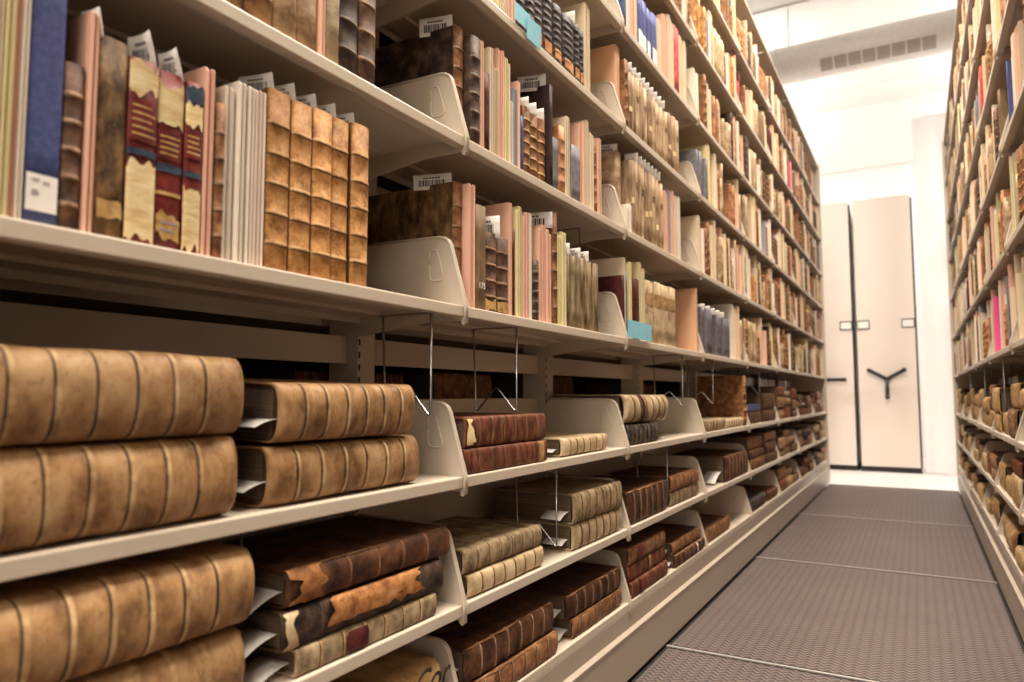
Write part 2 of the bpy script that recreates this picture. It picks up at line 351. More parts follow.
def rack(mirror, b0, b1, label, name_side):
    Z = ZS[name_side]; TOP = 3.12 if name_side == 'left' else 3.17
    root = empty('shelving_rack', (0 if not mirror else W, (b0 + b1 + 1) / 2 * S, 0))
    off = Vector(root.location)
    def done(mb, name, mats=(steel,), parent=root):
        mb.v = [(v[0] - off.x, v[1] - off.y, v[2]) for v in mb.v]
        return mb.build(name, list(mats), parent)
    tag(root, label, 'shelving rack')
    for k in range(b0, b1 + 1):
        y0, y1 = k * S + .0035, (k + 1) * S - .0035
        for n in LV:
            z = Z[n]; mb = MB(mirror)
            for p in shelf_profile(z): mb.prism(p, y0, y1)
            mb.box(-.275, -.272, y0, y1, z - .022, z - .002); mb.box(-.262, -.20, y0 + .02, y1 - .02, z - .010, z - .0025)
            s = done(mb, 'shelf')
            for yb, sg in ((k * S + .0006, 1), ((k + 1) * S - .0006, -1)):
                q = MB(mirror); bracket(q, z, yb, sg); done(q, 'bracket', parent=s)
        mb = MB(mirror)
        for p in shelf_profile(TOP + .022): mb.prism(p, y0, y1)
        done(mb, 'canopy_shelf')
        # rear rails, bay by bay
        for z0, z1 in ((.235, .40), (.50, .63), (.77, .84), (.92, .98), (1.27, 1.33), (1.60, 1.66), (1.94, 2.0), (2.29, 2.35), (2.64, 2.70), (3.0, 3.06)):
            mb = MB(mirror); mb.box(-.325, -.317, k * S + .068, (k + 1) * S + (.007 if k < b1 else -.08), z0, z1); done(mb, 'rear_rail')
        # rear-side shelves
        for n in LV:
            mb = MB(mirror); mb.box(-.66, -.385, y0, y1, Z[n] - .022, Z[n]); done(mb, 'rear_shelf')
    for k in range(b0, b1 + 2):
        mb = MB(mirror); y = k * S + (.036 if k <= b1 else -.05)
        mb.box(-.372, -.288, y - .027, y + .030, .2, TOP, 0)
        z = .26
        while z < 3.05:
            mb.box(-.2885, -.2872, y - .024, y - .019, z, z + .014, 1)  # black boxes stand in for the dark inside the slot holes
            z += .028
        done(mb, 'upright', (steel, black))
    y0, y1 = b0 * S, (b1 + 1) * S
    # carriage: face, ridge, lower skirt
    mb = MB(mirror)
    mb.box(-.66, -.001, y0, y1, .145, .1985); mb.prism([(-.001, .150), (-.001, .145), (.012, .136), (.012, .142)][::-1], y0, y1)
    mb.box(-.66, .010, y0, y1, .012, .1365)
    mb.box(.0005 - .004, .0005, y0, y1, .150, .199)
    done(mb, 'carriage_base', (base_m,))
    mb = MB(mirror); mb.box(-.665, -.662, y0, y1, .2, TOP); done(mb, 'back_panel', (gap_shade,))
    for y, t in ((y1, 1), (y0, -1)):
        mb = MB(mirror); a, c = (y + .001, y + .024) if t > 0 else (y - .024, y - .001)
        mb.box(-.665, .012, a, c, .012, TOP + .03); done(mb, 'end_panel')
    if True:
        mb = MB(mirror); mb.box(.0005, .004, y1 - .11, y1 - .085, .172, .180); done(mb, 'base_latch', (black,))
    return root
rack(False, -1, 6, 'long cream steel shelving rack on the left packed with old books', 'left')
rr = rack(True, 1, 6, 'cream steel shelving rack on the right side of the aisle', 'right')

# perforated sheet behind the third level of the right rack
# ------------------------------------------------------------------ books
def smooth_end(u): return 1 - math.sqrt(max(0, 1 - u * u))
def book_geo(t, h, d, bands=0, bh=.006, bout=.0014, bulge=.008, p=2., er=0., jit=0., seg=8, rows=None, seed=0., thick=.003, band_shade=False):
    """cover wrapped round the spine (spine at x=0, boards towards -x, thickness along y, height z). material 0 leather, 1 raised bands"""
    bulge = min(bulge, t * .45)
    prof = []; xb = -bulge
    for i in range(seg + 1):
        a = math.pi * (i / seg - .5); c_, s_ = math.cos(a), math.sin(a)
        x = xb + bulge * abs(c_) ** (2 / p); y = t / 2 * (1 if s_ >= 0 else -1) * abs(s_) ** (2 / p)
        prof.append((x, y, abs(c_)))
    outer = [(-d, -t / 2, 0), (-d * .5, -t / 2, 0)] + prof + [(-d * .5, t / 2, 0), (-d, t / 2, 0)]
    k = (t / 2 - thick) / (t / 2)
    inner = [(x if c == 0 else x - thick * .9, y * k, c) for x, y, c in outer]
    zs = [0.]
    if er > 0: zs += [er * .15, er * .5, er]
    lv = []
    if isinstance(bands, tuple): zcs = [h - bands[0] - bands[1] * i for i in range(bands[2])][::-1]; bands = 1
    else: zcs = [h * (i + 1) / (bands + 1) if bands != 5 else h * (.15 + .165 * i) for i in range(bands)]
    for zc in zcs:
        for q, o in ((-1, 0), (-.5, .8), (0, 1), (.5, .8), (1, 0)): lv.append((zc + q * bh / 2, o, q))
    if not bands: lv = [(h * (i + 1) / ((rows or 3) + 1), 0, 9) for i in range(rows or 3)]
    zz = [(z, 0, 9) for z in zs] + lv + [(h - z, 0, 9) for z in reversed(zs)]
    vs = []; n = len(outer)
    for z, bo, _ in zz:
        e = 0
        if er > 0:
            dd = min(z, h - z)
            if dd < er: e = smooth_end(1 - dd / er) * er * .55
        for ring, src in ((0, outer), (1, inner)):
            for x, y, c in src:
                x2 = x + (bout * bo * min(1, c * 2) if ring == 0 else 0) - e * c
                y2 = y * (1 - (e * .35 / max(t, .02)) * c)
                if jit:
                    nn = noise.noise_vector(Vector((x * 14 + seed, y * 14, z * 14)))
                    x2 += nn.x * jit * (1 if c else .3); y2 += nn.y * jit * .6
                vs.append((x2, y2, z))
    fs = []; mi = []; sm = []
    for r in range(len(zz) - 1):
        band = zz[r][1] > 0 or zz[r + 1][1] > 0
        bi = 4 if band_shade and zz[r][2] == -1 else 1  # one flank of each band gets its shade as colour
        for i in range(n - 1):
            a = r * 2 * n + i; c = a + 2 * n; isp = 2 <= i < n - 3
            fs.append((a, a + 1, c + 1, c)); mi.append((bi if band else 0) if isp else 2); sm.append(isp)
            a += n; c += n
            fs.append((a + 1, a, c, c + 1)); mi.append(2); sm.append(isp)
        for i, fl in ((0, 0), (n - 1, 1)):
            a = r * 2 * n + i; c = a + 2 * n
            fs.append((a, c, c + n, a + n) if not fl else (c, a, a + n, c + n)); mi.append(0); sm.append(False)
    for r, fl in ((0, 0), (len(zz) - 1, 1)):
        for i in range(n - 1):
            a = r * 2 * n + i
            fs.append((a + 1, a, a + n, a + 1 + n) if not fl else (a, a + 1, a + 1 + n, a + n)); mi.append(0); sm.append(False)
    # page block
    n0 = len(vs); i0, i1 = t / 2 - thick - .0004, 0
    x0, x1 = -d + .004, -bulge - thick * .95
    g = min(.006, h * .03)
    tv = [(x, y, z) for x in (x0, x1) for y in (-i0, i0) for z in (g, h - g)]
    tf = [(0, 1, 3, 2), (4, 6, 7, 5), (0, 4, 5, 1), (2, 3, 7, 6), (0, 2, 6, 4), (1, 5, 7, 3)]
    return vs, fs, mi, sm, tv, tf

def patch_geo(t, h, z0, z1, bulge, p, w=1., jag=0., cols=10, lines=0, off=.0011):
    """a label that follows the round of the spine"""
    bulge = min(bulge, t * .45)
    vs = []; fs = []; mi = []
    def pt(a, z, o):
        c_, s_ = math.cos(a), math.sin(a)
        return (-bulge + bulge * abs(c_) ** (2 / p) + o, t / 2 * (1 if s_ >= 0 else -1) * abs(s_) ** (2 / p) * 1.004, z)
    lo, hi = (-w / 2, w / 2) if not isinstance(w, tuple) else w
    cols = max(cols, 16) if jag else cols; rows = 14 if jag else 1; sd = random.random() * 50
    for i in range(cols + 1):
        for j in range(rows + 1):
            u, v = i / cols, j / rows
            z = z0 + (z1 - z0) * v; a = math.pi * (lo + (hi - lo) * u)
            if jag:
                z += jag * 2.2 * noise.noise(Vector((a * 1.8, sd, 0))) * (1 - v) * 1.6 + jag * 2.2 * noise.noise(Vector((a * 1.8, sd + 9, 0))) * v * 1.6
                a += .35 * noise.noise(Vector((z * 60, sd + 20, 0))) * (u if hi < .45 else 0)
            a = max(-math.pi / 2, min(math.pi / 2, a))
            vs.append(pt(a, max(.0005, min(h - .0005, z)), off))
    w = hi - lo
    for i in range(cols):
        for j in range(rows):
            q = i * (rows + 1) + j; fs.append((q, q + rows + 1, q + rows + 2, q + 1)); mi.append(0)
    for l in range(lines):
        zc = z0 + (z1 - z0) * (l + 1) / (lines + 1); n = len(vs)
        hh = min(.0012, (z1 - z0) * .06)
        a0, a1 = -.32 * math.pi * w, random.uniform(.1, .32) * math.pi * w
        for i in range(7):
            a = a0 + (a1 - a0) * i / 6; vs += [pt(a, zc - hh, off + .0003), pt(a, zc + hh, off + .0003)]
        for i in range(6): fs.append((n + 2 * i, n + 2 * i + 2, n + 2 * i + 3, n + 2 * i + 1)); mi.append(1)
    return vs, fs, mi

# style: spine, band, bands, bulge, p, words, labels [(z0,z1,mat,width,jag,lines,part name)]
ST = {
 'brown_bands': ('brown', 'brown_rub', 5, .007, 2, 'dark brown five-banded book', []),
 'brown_gold': ('brown_orange', 'brown_rub', 5, .006, 2, 'brown ribbed leather book', []),
 'brown_gold_b': ('brown', 'brown_rub', 4, .007, 2, 'short brown ribbed book', [(.03, .16, 'gold', .8, .002, 0, 'spine_label')]),
 'dark_bands': ('dark', 'dark_rub', 5, .007, 2, 'blackish brown ribbed book', []),
 'dark_worn': ('worn_dark', 'worn_dark', 0, .005, 2.6, 'worn dark brown calf book', [(.10, .185, 'gold', .55, .001, 0, 'paper_label')]),
 'red_cream1': ('red', 'gold', 0, .006, 2.4, 'red book with torn cream patch', [(.83, .985, 'cream_worn', .9, .004, 0, 'paper_patch'), (.55, .78, 'red', .9, .0, 5, 'title_label'), (.475, .51, 'teal_band', .98, .0, 0, 'cloth_band'), (.02, .43, 'cream_worn', .9, .004, 0, 'paper_patch')]),
 'red_gold': ('red', 'gold', 0, .006, 2.4, 'red gilt book with cream top', [(.69, .93, 'cream_worn', .9, .004, 0, 'paper_patch'), (.50, .66, 'red', .9, 0, 4, 'title_label'), (.43, .475, 'teal_band', .98, 0, 0, 'cloth_band'), (.06, .19, 'gold', .7, .004, 2, 'gilt_patch'), (.30, .32, 'gold', .98, 0, 0, 'gilt_line')]),
 'red_cream2': ('red', 'gold', 0, .005, 2.4, 'narrow red and cream book', [(.88, .98, 'teal_band', .9, .002, 0, 'cloth_band'), (.74, .87, 'cream_worn', .9, .003, 0, 'paper_patch'), (.55, .71, 'red', .9, 0, 4, 'title_label'), (.44, .475, 'teal_band', .98, 0, 0, 'cloth_band'), (.02, .37, 'cream_worn', .9, .004, 0, 'paper_patch')]),
 'calf': ('calf', 'calf_band', 5, .006, 3.0, 'golden tan calf ribbed book', []),
 'calf_dark': ('brown_orange', 'calf_band', 5, .006, 2, 'tan ribbed book of a trio', []),
 'gold_panel': ('goldpanel', 'brown_orange', 5, .007, 2.2, 'brown book with gilt panels', []),
 'tan_worn': ('tan_worn', 'tan_worn', 0, .007, 2.2, 'rubbed tan leather book', []),
 'marbled': ('marbled', 'marbled', 0, .003, 2.6, 'pale marbled board book', []),
 'black_bands': ('black_leather', 'black_band', 8, .007, 2, 'black book with orange label', [(.10, .27, 'orange_label', .55, .001, 0, 'spine_label')]),
 'blue_big': ('blue_cloth', 'blue_cloth', 0, .002, 3.5, 'large plain blue cloth volume', [(.045, .17, 'white_paper', .62, 0, 0, 'paper_label')]),
 'blue_thin': ('blue_thin', 'blue_thin', 0, .003, 2.5, 'slim slate blue book', []),
 'blue_label': ('blue_cloth', 'blue_cloth', 0, .004, 3, 'blue cloth volume, white label', [(.06, .36, 'white_paper', .7, 0, 0, 'paper_label')]),
 'grey_label': ('grey_label', 'grey_label', 0, .004, 3, 'grey cloth volume, white foot label', [(.03, .24, 'white_paper', .8, 0, 0, 'paper_label')]),
 'grey_cloth': ('grey_cloth', 'grey_cloth', 0, .003, 3, 'plain grey cloth book', []),
 'dark_red': ('dark_red', 'gold', 0, .005, 2.2, 'dark red leather book', []),
 'dark_panel': ('dark_panel', 'dark_panel', 0, .001, 4, 'tall thin blackish book', []),
 'orange_brown': ('orange_brown', 'orange_brown', 4, .006, 2, 'orange brown calf book', []),
 'olive_cloth': ('olive_cloth', 'olive_cloth', 0, .005, 2.8, 'olive brown cloth volume', []),
 'olive_vellum': ('olive_vellum', 'olive_vellum', 0, .006, 2, 'stained olive vellum volume', []),
 'tan_series': ('tan_series', 'tan_series', 0, .010, 2, 'mottled tan paper spined volume', [(.36, .44, 'cream_worn', .6, .002, 0, 'paper_label')]),
 'tan_pale': ('tan_series_pale', 'tan_series_pale', 0, .010, 2, 'pale mottled paper spined volume', [(.62, .70, 'tan_series_dark', .6, .002, 0, 'spine_label')]),
 'tan_dark': ('tan_series_dark', 'tan_series_dark', 0, .010, 2, 'darker mottled paper spined volume', [(.36, .44, 'cream_worn', .6, .002, 0, 'paper_label')]),
 'vellum_stain': ('vellum_pale', 'vellum_pale', 0, .006, 3, 'cream vellum volume stained brown', [(.60, .80, 'stain', .98, .006, 0, 'stain_patch')]),
 'vellum_up': ('vellum_pale', 'vellum_rub', 0, .006, 2.6, 'cream vellum book', []),
 'pink_red': ('pink_red', 'pink_red', 0, .004, 2.6, 'coral red cloth book', []),
 'orange_calf': ('calf', 'calf_band', 4, .006, 2, 'orange calf book', []),
 'big_calf': ('brown_orange', 'brown_rub', 5, .008, 2, 'large brown calf book', []),
 'big_tan': ('tan_worn', 'tan_worn', 0, .006, 3, 'large tan volume', []),
 'box_peach': ('f_peach', 'f_peach', 0, .004, 3, 'large peach paper box', []),
}
FW = dict(f_pink='pink paper folder', f_peach='tall peach folder', f_cream='cream paper folder', f_yellow='pale yellow folder', f_white='white paper folder',
          f_whitepink='white and pink folder', f_beige='beige paper folder', f_grey='grey card folder', f_tall='tall cream card folder', f_magenta='bright magenta folder')

def folder_geo(t, h, d, rnd):
    n = max(2, int(t / .0065)); vs = []; fs = []; mi = []
    def bx(x0, x1, y0, y1, z1, m, cut):
        k = len(vs)
        poly = [(x0, 0), (x1, 0), (x1, z1 - cut), (x1 - cut * .7, z1), (x0, z1)]
        for y in (y0, y1): vs.extend([(x, y, z) for x, z in poly])
        fs.append([k + i for i in range(5)]); fs.append([k + 5 + i for i in range(5)][::-1])
        for i in range(5): j = (i + 1) % 5; fs.append([k + j, k + i, k + 5 + i, k + 5 + j])
        mi.extend([m] * 7)
    w = t / n
    for i in range(n):
        y0 = -t / 2 + i * w
        hh = h * (1 - rnd.random() * .018) if 0 < i < n - 1 else h * (1 - rnd.random() * .006)
        bx(-d, -rnd.random() * .0035, y0 + w * .08, y0 + w * .62, hh, 1 if i % 3 == 1 else 0, .002 + rnd.random() * .004)
        if i < n - 1: bx(-d + .002, -.004 - rnd.random() * .003, y0 + w * .63, y0 + w * 1.06, hh - .006, 2, .001)
    return vs, fs, mi, [False] * len(fs)

# --------- where everything stands: (y0, y1, height, style)
T = {
('B',-1):[(-0.842,-0.834,0.310,'f_cream'),(-0.834,-0.823,0.310,'f_yellow'),(-0.823,-0.817,0.310,'f_pink'),(-0.817,-0.811,0.310,'f_white'),(-0.810,-0.775,0.317,'blue_big'),(-0.774,-0.751,0.188,'brown_bands'),(-0.750,-0.737,0.257,'f_pink'),(-0.737,-0.702,0.235,'dark_worn'),(-0.701,-0.664,0.224,'red_cream1'),(-0.663,-0.627,0.224,'red_gold'),(-0.626,-0.601,0.223,'red_cream2'),(-0.599,-0.580,0.255,'f_pink'),(-0.579,-0.564,0.212,'brown_gold'),(-0.564,-0.530,0.255,'f_white'),(-0.529,-0.515,0.255,'f_white'),(-0.514,-0.493,0.257,'f_whitepink'),(-0.490,-0.448,0.268,'calf'),(-0.446,-0.406,0.265,'calf'),(-0.403,-0.363,0.268,'calf'),(-0.361,-0.322,0.269,'calf'),(-0.317,-0.277,0.274,'calf'),],
('A',-1):[(-0.633,-0.611,0.300,'brown_gold'),(-0.610,-0.592,0.300,'f_cream'),(-0.591,-0.542,0.300,'gold_panel'),(-0.540,-0.490,0.300,'gold_panel'),(-0.487,-0.442,0.310,'tan_worn'),(-0.441,-0.398,0.310,'tan_worn'),(-0.396,-0.381,0.300,'f_pink'),(-0.380,-0.352,0.310,'marbled'),(-0.350,-0.304,0.300,'dark_bands'),(-0.302,-0.260,0.300,'brown_bands'),],
('A',0):[(0.010,0.043,0.252,'big_calf'),(0.044,0.079,0.241,'dark_bands'),(0.080,0.090,0.247,'f_pink'),(0.090,0.096,0.236,'f_yellow'),(0.097,0.121,0.182,'dark_red'),(0.123,0.138,0.251,'f_cream'),(0.139,0.160,0.210,'f_beige'),(0.161,0.187,0.265,'f_pink'),(0.188,0.203,0.255,'f_yellow'),(0.204,0.214,0.246,'f_cream'),(0.215,0.228,0.162,'f_white'),(0.229,0.248,0.197,'f_grey'),(0.249,0.260,0.221,'f_pink'),(0.261,0.275,0.140,'blue_thin'),(0.277,0.313,0.171,'calf_dark'),(0.314,0.355,0.165,'calf_dark'),(0.357,0.396,0.167,'calf_dark'),(0.399,0.416,0.268,'dark_panel'),(0.418,0.469,0.144,'grey_cloth'),(0.471,0.506,0.186,'orange_brown'),(0.507,0.544,0.232,'f_cream'),(0.545,0.603,0.158,'grey_cloth'),(0.605,0.641,0.249,'f_pink'),(0.644,0.676,0.267,'f_cream'),(0.680,0.709,0.237,'f_cream'),(0.711,0.732,0.228,'brown_gold'),(0.733,0.766,0.243,'f_pink'),],
('B',0):[(0.010,0.039,0.263,'big_calf'),(0.040,0.064,0.265,'f_pink'),(0.065,0.105,0.226,'olive_cloth'),(0.107,0.156,0.176,'brown_gold_b'),(0.160,0.209,0.175,'brown_gold_b'),(0.210,0.218,0.265,'f_pink'),(0.218,0.235,0.202,'dark_red'),(0.236,0.271,0.267,'f_yellow'),(0.272,0.306,0.261,'f_pink'),(0.307,0.323,0.262,'f_white'),(0.326,0.352,0.150,'dark_bands'),(0.353,0.429,0.248,'f_pink'),(0.431,0.456,0.291,'brown_gold'),(0.457,0.507,0.251,'f_yellow'),(0.510,0.541,0.195,'olive_vellum'),(0.542,0.570,0.197,'olive_vellum'),(0.571,0.610,0.200,'olive_vellum'),(0.611,0.651,0.202,'olive_vellum'),(0.652,0.690,0.200,'olive_vellum'),(0.692,0.731,0.200,'olive_vellum'),],
('B',1):[(0.926,0.945,0.20,'dark_red'),(0.946,0.960,0.262,'f_cream'),(0.961,0.974,0.216,'grey_cloth'),(0.976,1.020,0.256,'f_yellow'),(1.022,1.083,0.205,'dark_red'),(1.085,1.108,0.269,'f_yellow'),(1.110,1.154,0.254,'f_cream'),(1.156,1.239,0.218,'vellum_stain'),(1.242,1.319,0.223,'vellum_stain'),(1.321,1.402,0.223,'vellum_stain'),(1.405,1.497,0.227,'vellum_stain'),(1.780,1.816,0.274,'f_peach'),],
('A',1):[(0.926,0.970,0.260,'big_tan'),(0.973,1.020,0.100,'f_white'),(1.022,1.058,0.264,'tan_series'),(1.060,1.093,0.268,'tan_series'),(1.095,1.128,0.267,'tan_series'),(1.130,1.164,0.267,'tan_series'),(1.166,1.202,0.267,'tan_series'),(1.204,1.240,0.266,'tan_series'),(1.242,1.279,0.266,'tan_series'),(1.281,1.319,0.266,'tan_series'),(1.322,1.361,0.262,'tan_series'),(1.363,1.428,0.245,'f_pink'),(1.431,1.460,0.258,'f_grey'),(1.463,1.499,0.267,'f_pink'),(1.502,1.539,0.257,'f_cream'),(1.542,1.580,0.262,'f_white'),],
('A1',0):[(0.078,0.103,0.300,'f_cream'),(0.105,0.128,0.300,'f_cream'),(0.130,0.159,0.300,'f_yellow'),(0.161,0.193,0.300,'f_cream'),(0.197,0.236,0.300,'f_pink'),(0.241,0.289,0.180,'black_bands'),(0.290,0.336,0.180,'black_bands'),(0.337,0.385,0.182,'black_bands'),(0.387,0.440,0.176,'black_bands'),(0.443,0.492,0.170,'black_bands'),(0.501,0.572,0.172,'black_bands'),(0.574,0.610,0.176,'black_bands'),(0.611,0.637,0.173,'black_bands'),(0.641,0.695,0.281,'f_tall'),],
('A1',1):[(0.926,0.970,0.273,'box_peach'),(0.976,1.004,0.241,'brown_gold'),(1.006,1.043,0.214,'tan_series'),(1.044,1.082,0.219,'tan_series'),(1.084,1.122,0.221,'tan_series'),(1.124,1.164,0.222,'tan_series'),(1.166,1.207,0.221,'tan_series'),(1.209,1.251,0.219,'tan_series'),(1.253,1.296,0.217,'tan_series'),(1.299,1.343,0.215,'tan_series'),(1.346,1.392,0.217,'tan_series'),(1.394,1.442,0.219,'tan_series'),(1.444,1.493,0.225,'tan_series'),(1.496,1.547,0.231,'tan_series'),(1.549,1.592,0.236,'tan_series'),],
('A2',1):[(0.961,0.998,0.300,'blue_thin'),(1.000,1.031,0.300,'f_white'),(1.033,1.070,0.300,'f_pink'),(1.072,1.109,0.300,'f_cream'),(1.112,1.157,0.205,'blue_label'),(1.160,1.200,0.20,'blue_label'),(1.203,1.239,0.191,'blue_label'),(1.241,1.265,0.191,'blue_label'),(1.267,1.323,0.207,'blue_label'),(1.325,1.385,0.224,'f_cream'),(1.389,1.448,0.271,'f_pink'),(1.452,1.527,0.30,'f_cream'),(1.531,1.602,0.283,'pink_red'),(1.606,1.666,0.285,'f_cream'),(1.671,1.733,0.289,'f_cream'),],
('B',2):[(1.886,1.928,0.201,'grey_label'),(1.930,1.972,0.201,'grey_label'),(1.974,2.012,0.201,'grey_label'),(2.014,2.052,0.2,'grey_label'),(2.054,2.093,0.195,'grey_label'),(2.095,2.135,0.195,'grey_label'),(2.137,2.178,0.194,'grey_label'),(2.180,2.222,0.194,'grey_label'),(2.224,2.268,0.189,'grey_label'),(2.270,2.315,0.189,'grey_label'),(2.317,2.360,0.188,'grey_label'),(2.362,2.417,0.188,'grey_label'),(2.472,2.50,0.281,'f_white'),],
}
BP = [('brown_gold', 5), ('brown_bands', 3), ('orange_calf', 1.3), ('orange_brown', 3), ('dark_bands', 2), ('dark_red', 1), ('tan_worn', 3), ('tan_series', 3), ('vellum_up', 4), ('calf_dark', 2), ('blue_thin', .0), ('grey_cloth', .5), ('olive_cloth', 1), ('pink_red', .2)]
FP = [('f_cream', 7), ('f_pink', 3.5), ('f_white', 5), ('f_yellow', 1.6), ('f_whitepink', 2.5), ('f_beige', 2), ('f_grey', .3), ('f_peach', 1.2), ('f_tall', 1.5)]
def pick(P, r):
    s = sum(w for _, w in P) * r.random()
    for k, w in P:
        s -= w
        if s <= 0: return k
    return P[0][0]
def fill(y, y1, seed, pf=.5, hmax=.285, pg=.05):
    r = random.Random(seed); out = []
    while y < y1 - .014:
        if r.random() < pg: y += r.uniform(.03, .12); continue
        if r.random() < .17:                       # a set in one binding
            st = pick(BP, r); n = r.randint(3, 7); t = r.uniform(.022, .036); h = r.uniform(.17, .24)
            for _ in range(n):
                if y + t > y1: break
                out.append((y, y + t, h + r.uniform(-.003, .003), st)); y += t + .0015
            continue
        if r.random() < pf:
            for _ in range(r.randint(1, 4)):
                t = r.uniform(.010, .026)
                if y + t > y1: break
                out.append((y, y + t, r.uniform(.2, hmax), pick(FP, r))); y += t + .001
        else:
            t = r.uniform(.016, .045)
            if y + t > y1: break
            out.append((y, y + t, r.uniform(.15, hmax - .02), pick(BP, r))); y += t + .0015
    return out
for n in ('B', 'A', 'A1', 'A2', 'A3', 'A4'):
    for k in range(1, 7):
        if (n, k) in T: continue
        T[(n, k)] = fill(k * S + .012, (k + 1) * S - .02, 'L' + n + str(k), .5, .30 if n != 'A4' else .31)
T[('B', 2)] += fill(2.52, 2.72, 'xb2', .9)
T[('A4', 6)] = fill(6 * S + .012, 6.05, 'q', .6)
T[('A3', 4)].append((5 * S - .03, 5 * S - .012, .24, 'f_magenta')) if T[('A3', 4)][-1][1] < 5 * S - .031 else None
def put_last(key, item):
    L = [q for q in T[key] if q[1] < item[0] - .001 or q[0] > item[1] + .001]; L.append(item); T[key] = sorted(L)
put_last(('A', 6), (6.33, 6.35, .25, 'f_magenta')); put_last(('A4', 4), (4.30, 4.325, .25, 'f_magenta'))
TR = {}
for n in ('B', 'A', 'A1', 'A2', 'A3', 'A4'):
    for k in range(1, 7): TR[(n, k)] = fill(k * S + .012, (k + 1) * S - .02, 'R' + n + str(k), .6, .30, .13)

def put_r(key, item):
    L = [q for q in TR[key] if q[1] < item[0] - .12 or q[0] > item[1] + .001]; L.append(item); TR[key] = sorted(L)
put_r(('B', 2), (2.49, 2.51, .245, 'f_magenta')); put_r(('A1', 2), (1.96, 2.0, .26, 'olive_cloth')); put_r(('A1', 1), (1.70, 1.722, .26, 'blue_big'))
put_r(('A3', 3), (3.50, 3.52, .27, 'blue_big')); put_r(('A2', 1), (1.5, 1.53, .25, 'grey_cloth')); put_r(('A', 2), (2.2, 2.24, .2, 'orange_brown'))
# split thick folders into separate ones
def split(L):
    out = []
    for y0, y1, h, st in L:
        if st.startswith('f_') and y1 - y0 > .03:
            n = max(2, round((y1 - y0) / .02)); w = (y1 - y0) / n
            for i in range(n): out.append((y0 + i * w, y0 + (i + 1) * w - .001, h - .004 * ((i * 7 + 3) % 5), st))
        else: out.append((y0, y1, h, st))
    res = []
    for i, (a, b, h, st) in enumerate(out):
        if st == 'tan_series': st = ('tan_series', 'tan_pale', 'tan_dark', 'tan_series', 'tan_pale')[i % 5]; h *= 1 - .012 * ((i * 5) % 4); b -= .004
        if st in ('olive_vellum', 'vellum_stain'): b -= .003
        res.append((a, b, h, st))
    return res

BAYL = {-1: 'nearest', 0: 'second', 1: 'third', 2: 'fourth', 3: 'fifth', 4: 'sixth', 5: 'seventh', 6: 'farthest'}
BAYR = {1: 'nearest', 2: 'second', 3: 'third', 4: 'fourth', 5: 'fifth', 6: 'farthest'}
items = []
for side, TT, BN in (('left', T, BAYL), ('right', TR, BAYR)):
    for (n, k), L in TT.items():
        L = split(sorted(L))
        for i, (y0, y1, h, st) in enumerate(L):
            d = .215 if h > .22 else .165
            if st in ('big_calf', 'big_tan', 'box_peach'): d = .235
            rc = .004 + (.012 if random.random() < .6 else .035) * random.random() if k > 1 or side == 'right' else .011 + .005 * random.random()
            if st in ('big_calf', 'big_tan', 'box_peach'): rc = .03
            if st == 'dark_panel': rc = .006
            x = -rc if side == 'left' else W + rc
            Zn = ZS[side][n]; pc = proj((x, (y0 + y1) / 2, Zn + h / 2)); a = 0
            if pc:
                p0, p1 = proj((x, y0, Zn)), proj((x, y1, Zn + h))
                if p0 and p1 and -60 < pc[0] < 1060 and -160 < pc[1] < 760:
                    a = abs(p1[0] - p0[0]) * abs(p1[1] - p0[1])
                    if pc[1] < -40: a *= .3
            items.append(dict(side=side, n=n, k=k, i=i, y0=y0, y1=y1, h=h, st=st, d=d, x=x, a=a, words='%s from left on %s shelf, %s bay, %s rack' % (ORD[i], LN[n], BN[k], side)
                              if side == 'left' else '%s from near end, %s shelf, %s bay, right rack' % (ORD[i], LN[n], BN[k])))
BOOKS = [q for q in items if not q['st'].startswith('f_')]; FOLD = [q for q in items if q['st'].startswith('f_')]
BOOKS.sort(key=lambda q: -q['a']); FOLD.sort(key=lambda q: -q['a'])
def xform(q):
    rz = 0 if q['side'] == 'left' else math.pi
    return (q['x'], (q['y0'] + q['y1']) / 2, ZS[q['side']][q['n']]), (0, 0, rz)
def patch_part(root, q, t, h, bulge, p, lab):
    z0, z1, mt, w, jag, lines, nm = lab
    vs, fs, mi = patch_geo(t, h, z0 * h, z1 * h, bulge, p, w, jag, lines=lines)
    ink = 'gold' if mt == 'red' else grey_ink
    return mesh_obj(nm, vs, fs, [mt, ink], mi, True, root)
GB = 'old books standing upright on the shelves'; GF = 'paper folders filed between the books'
far_b = []; far_f = []
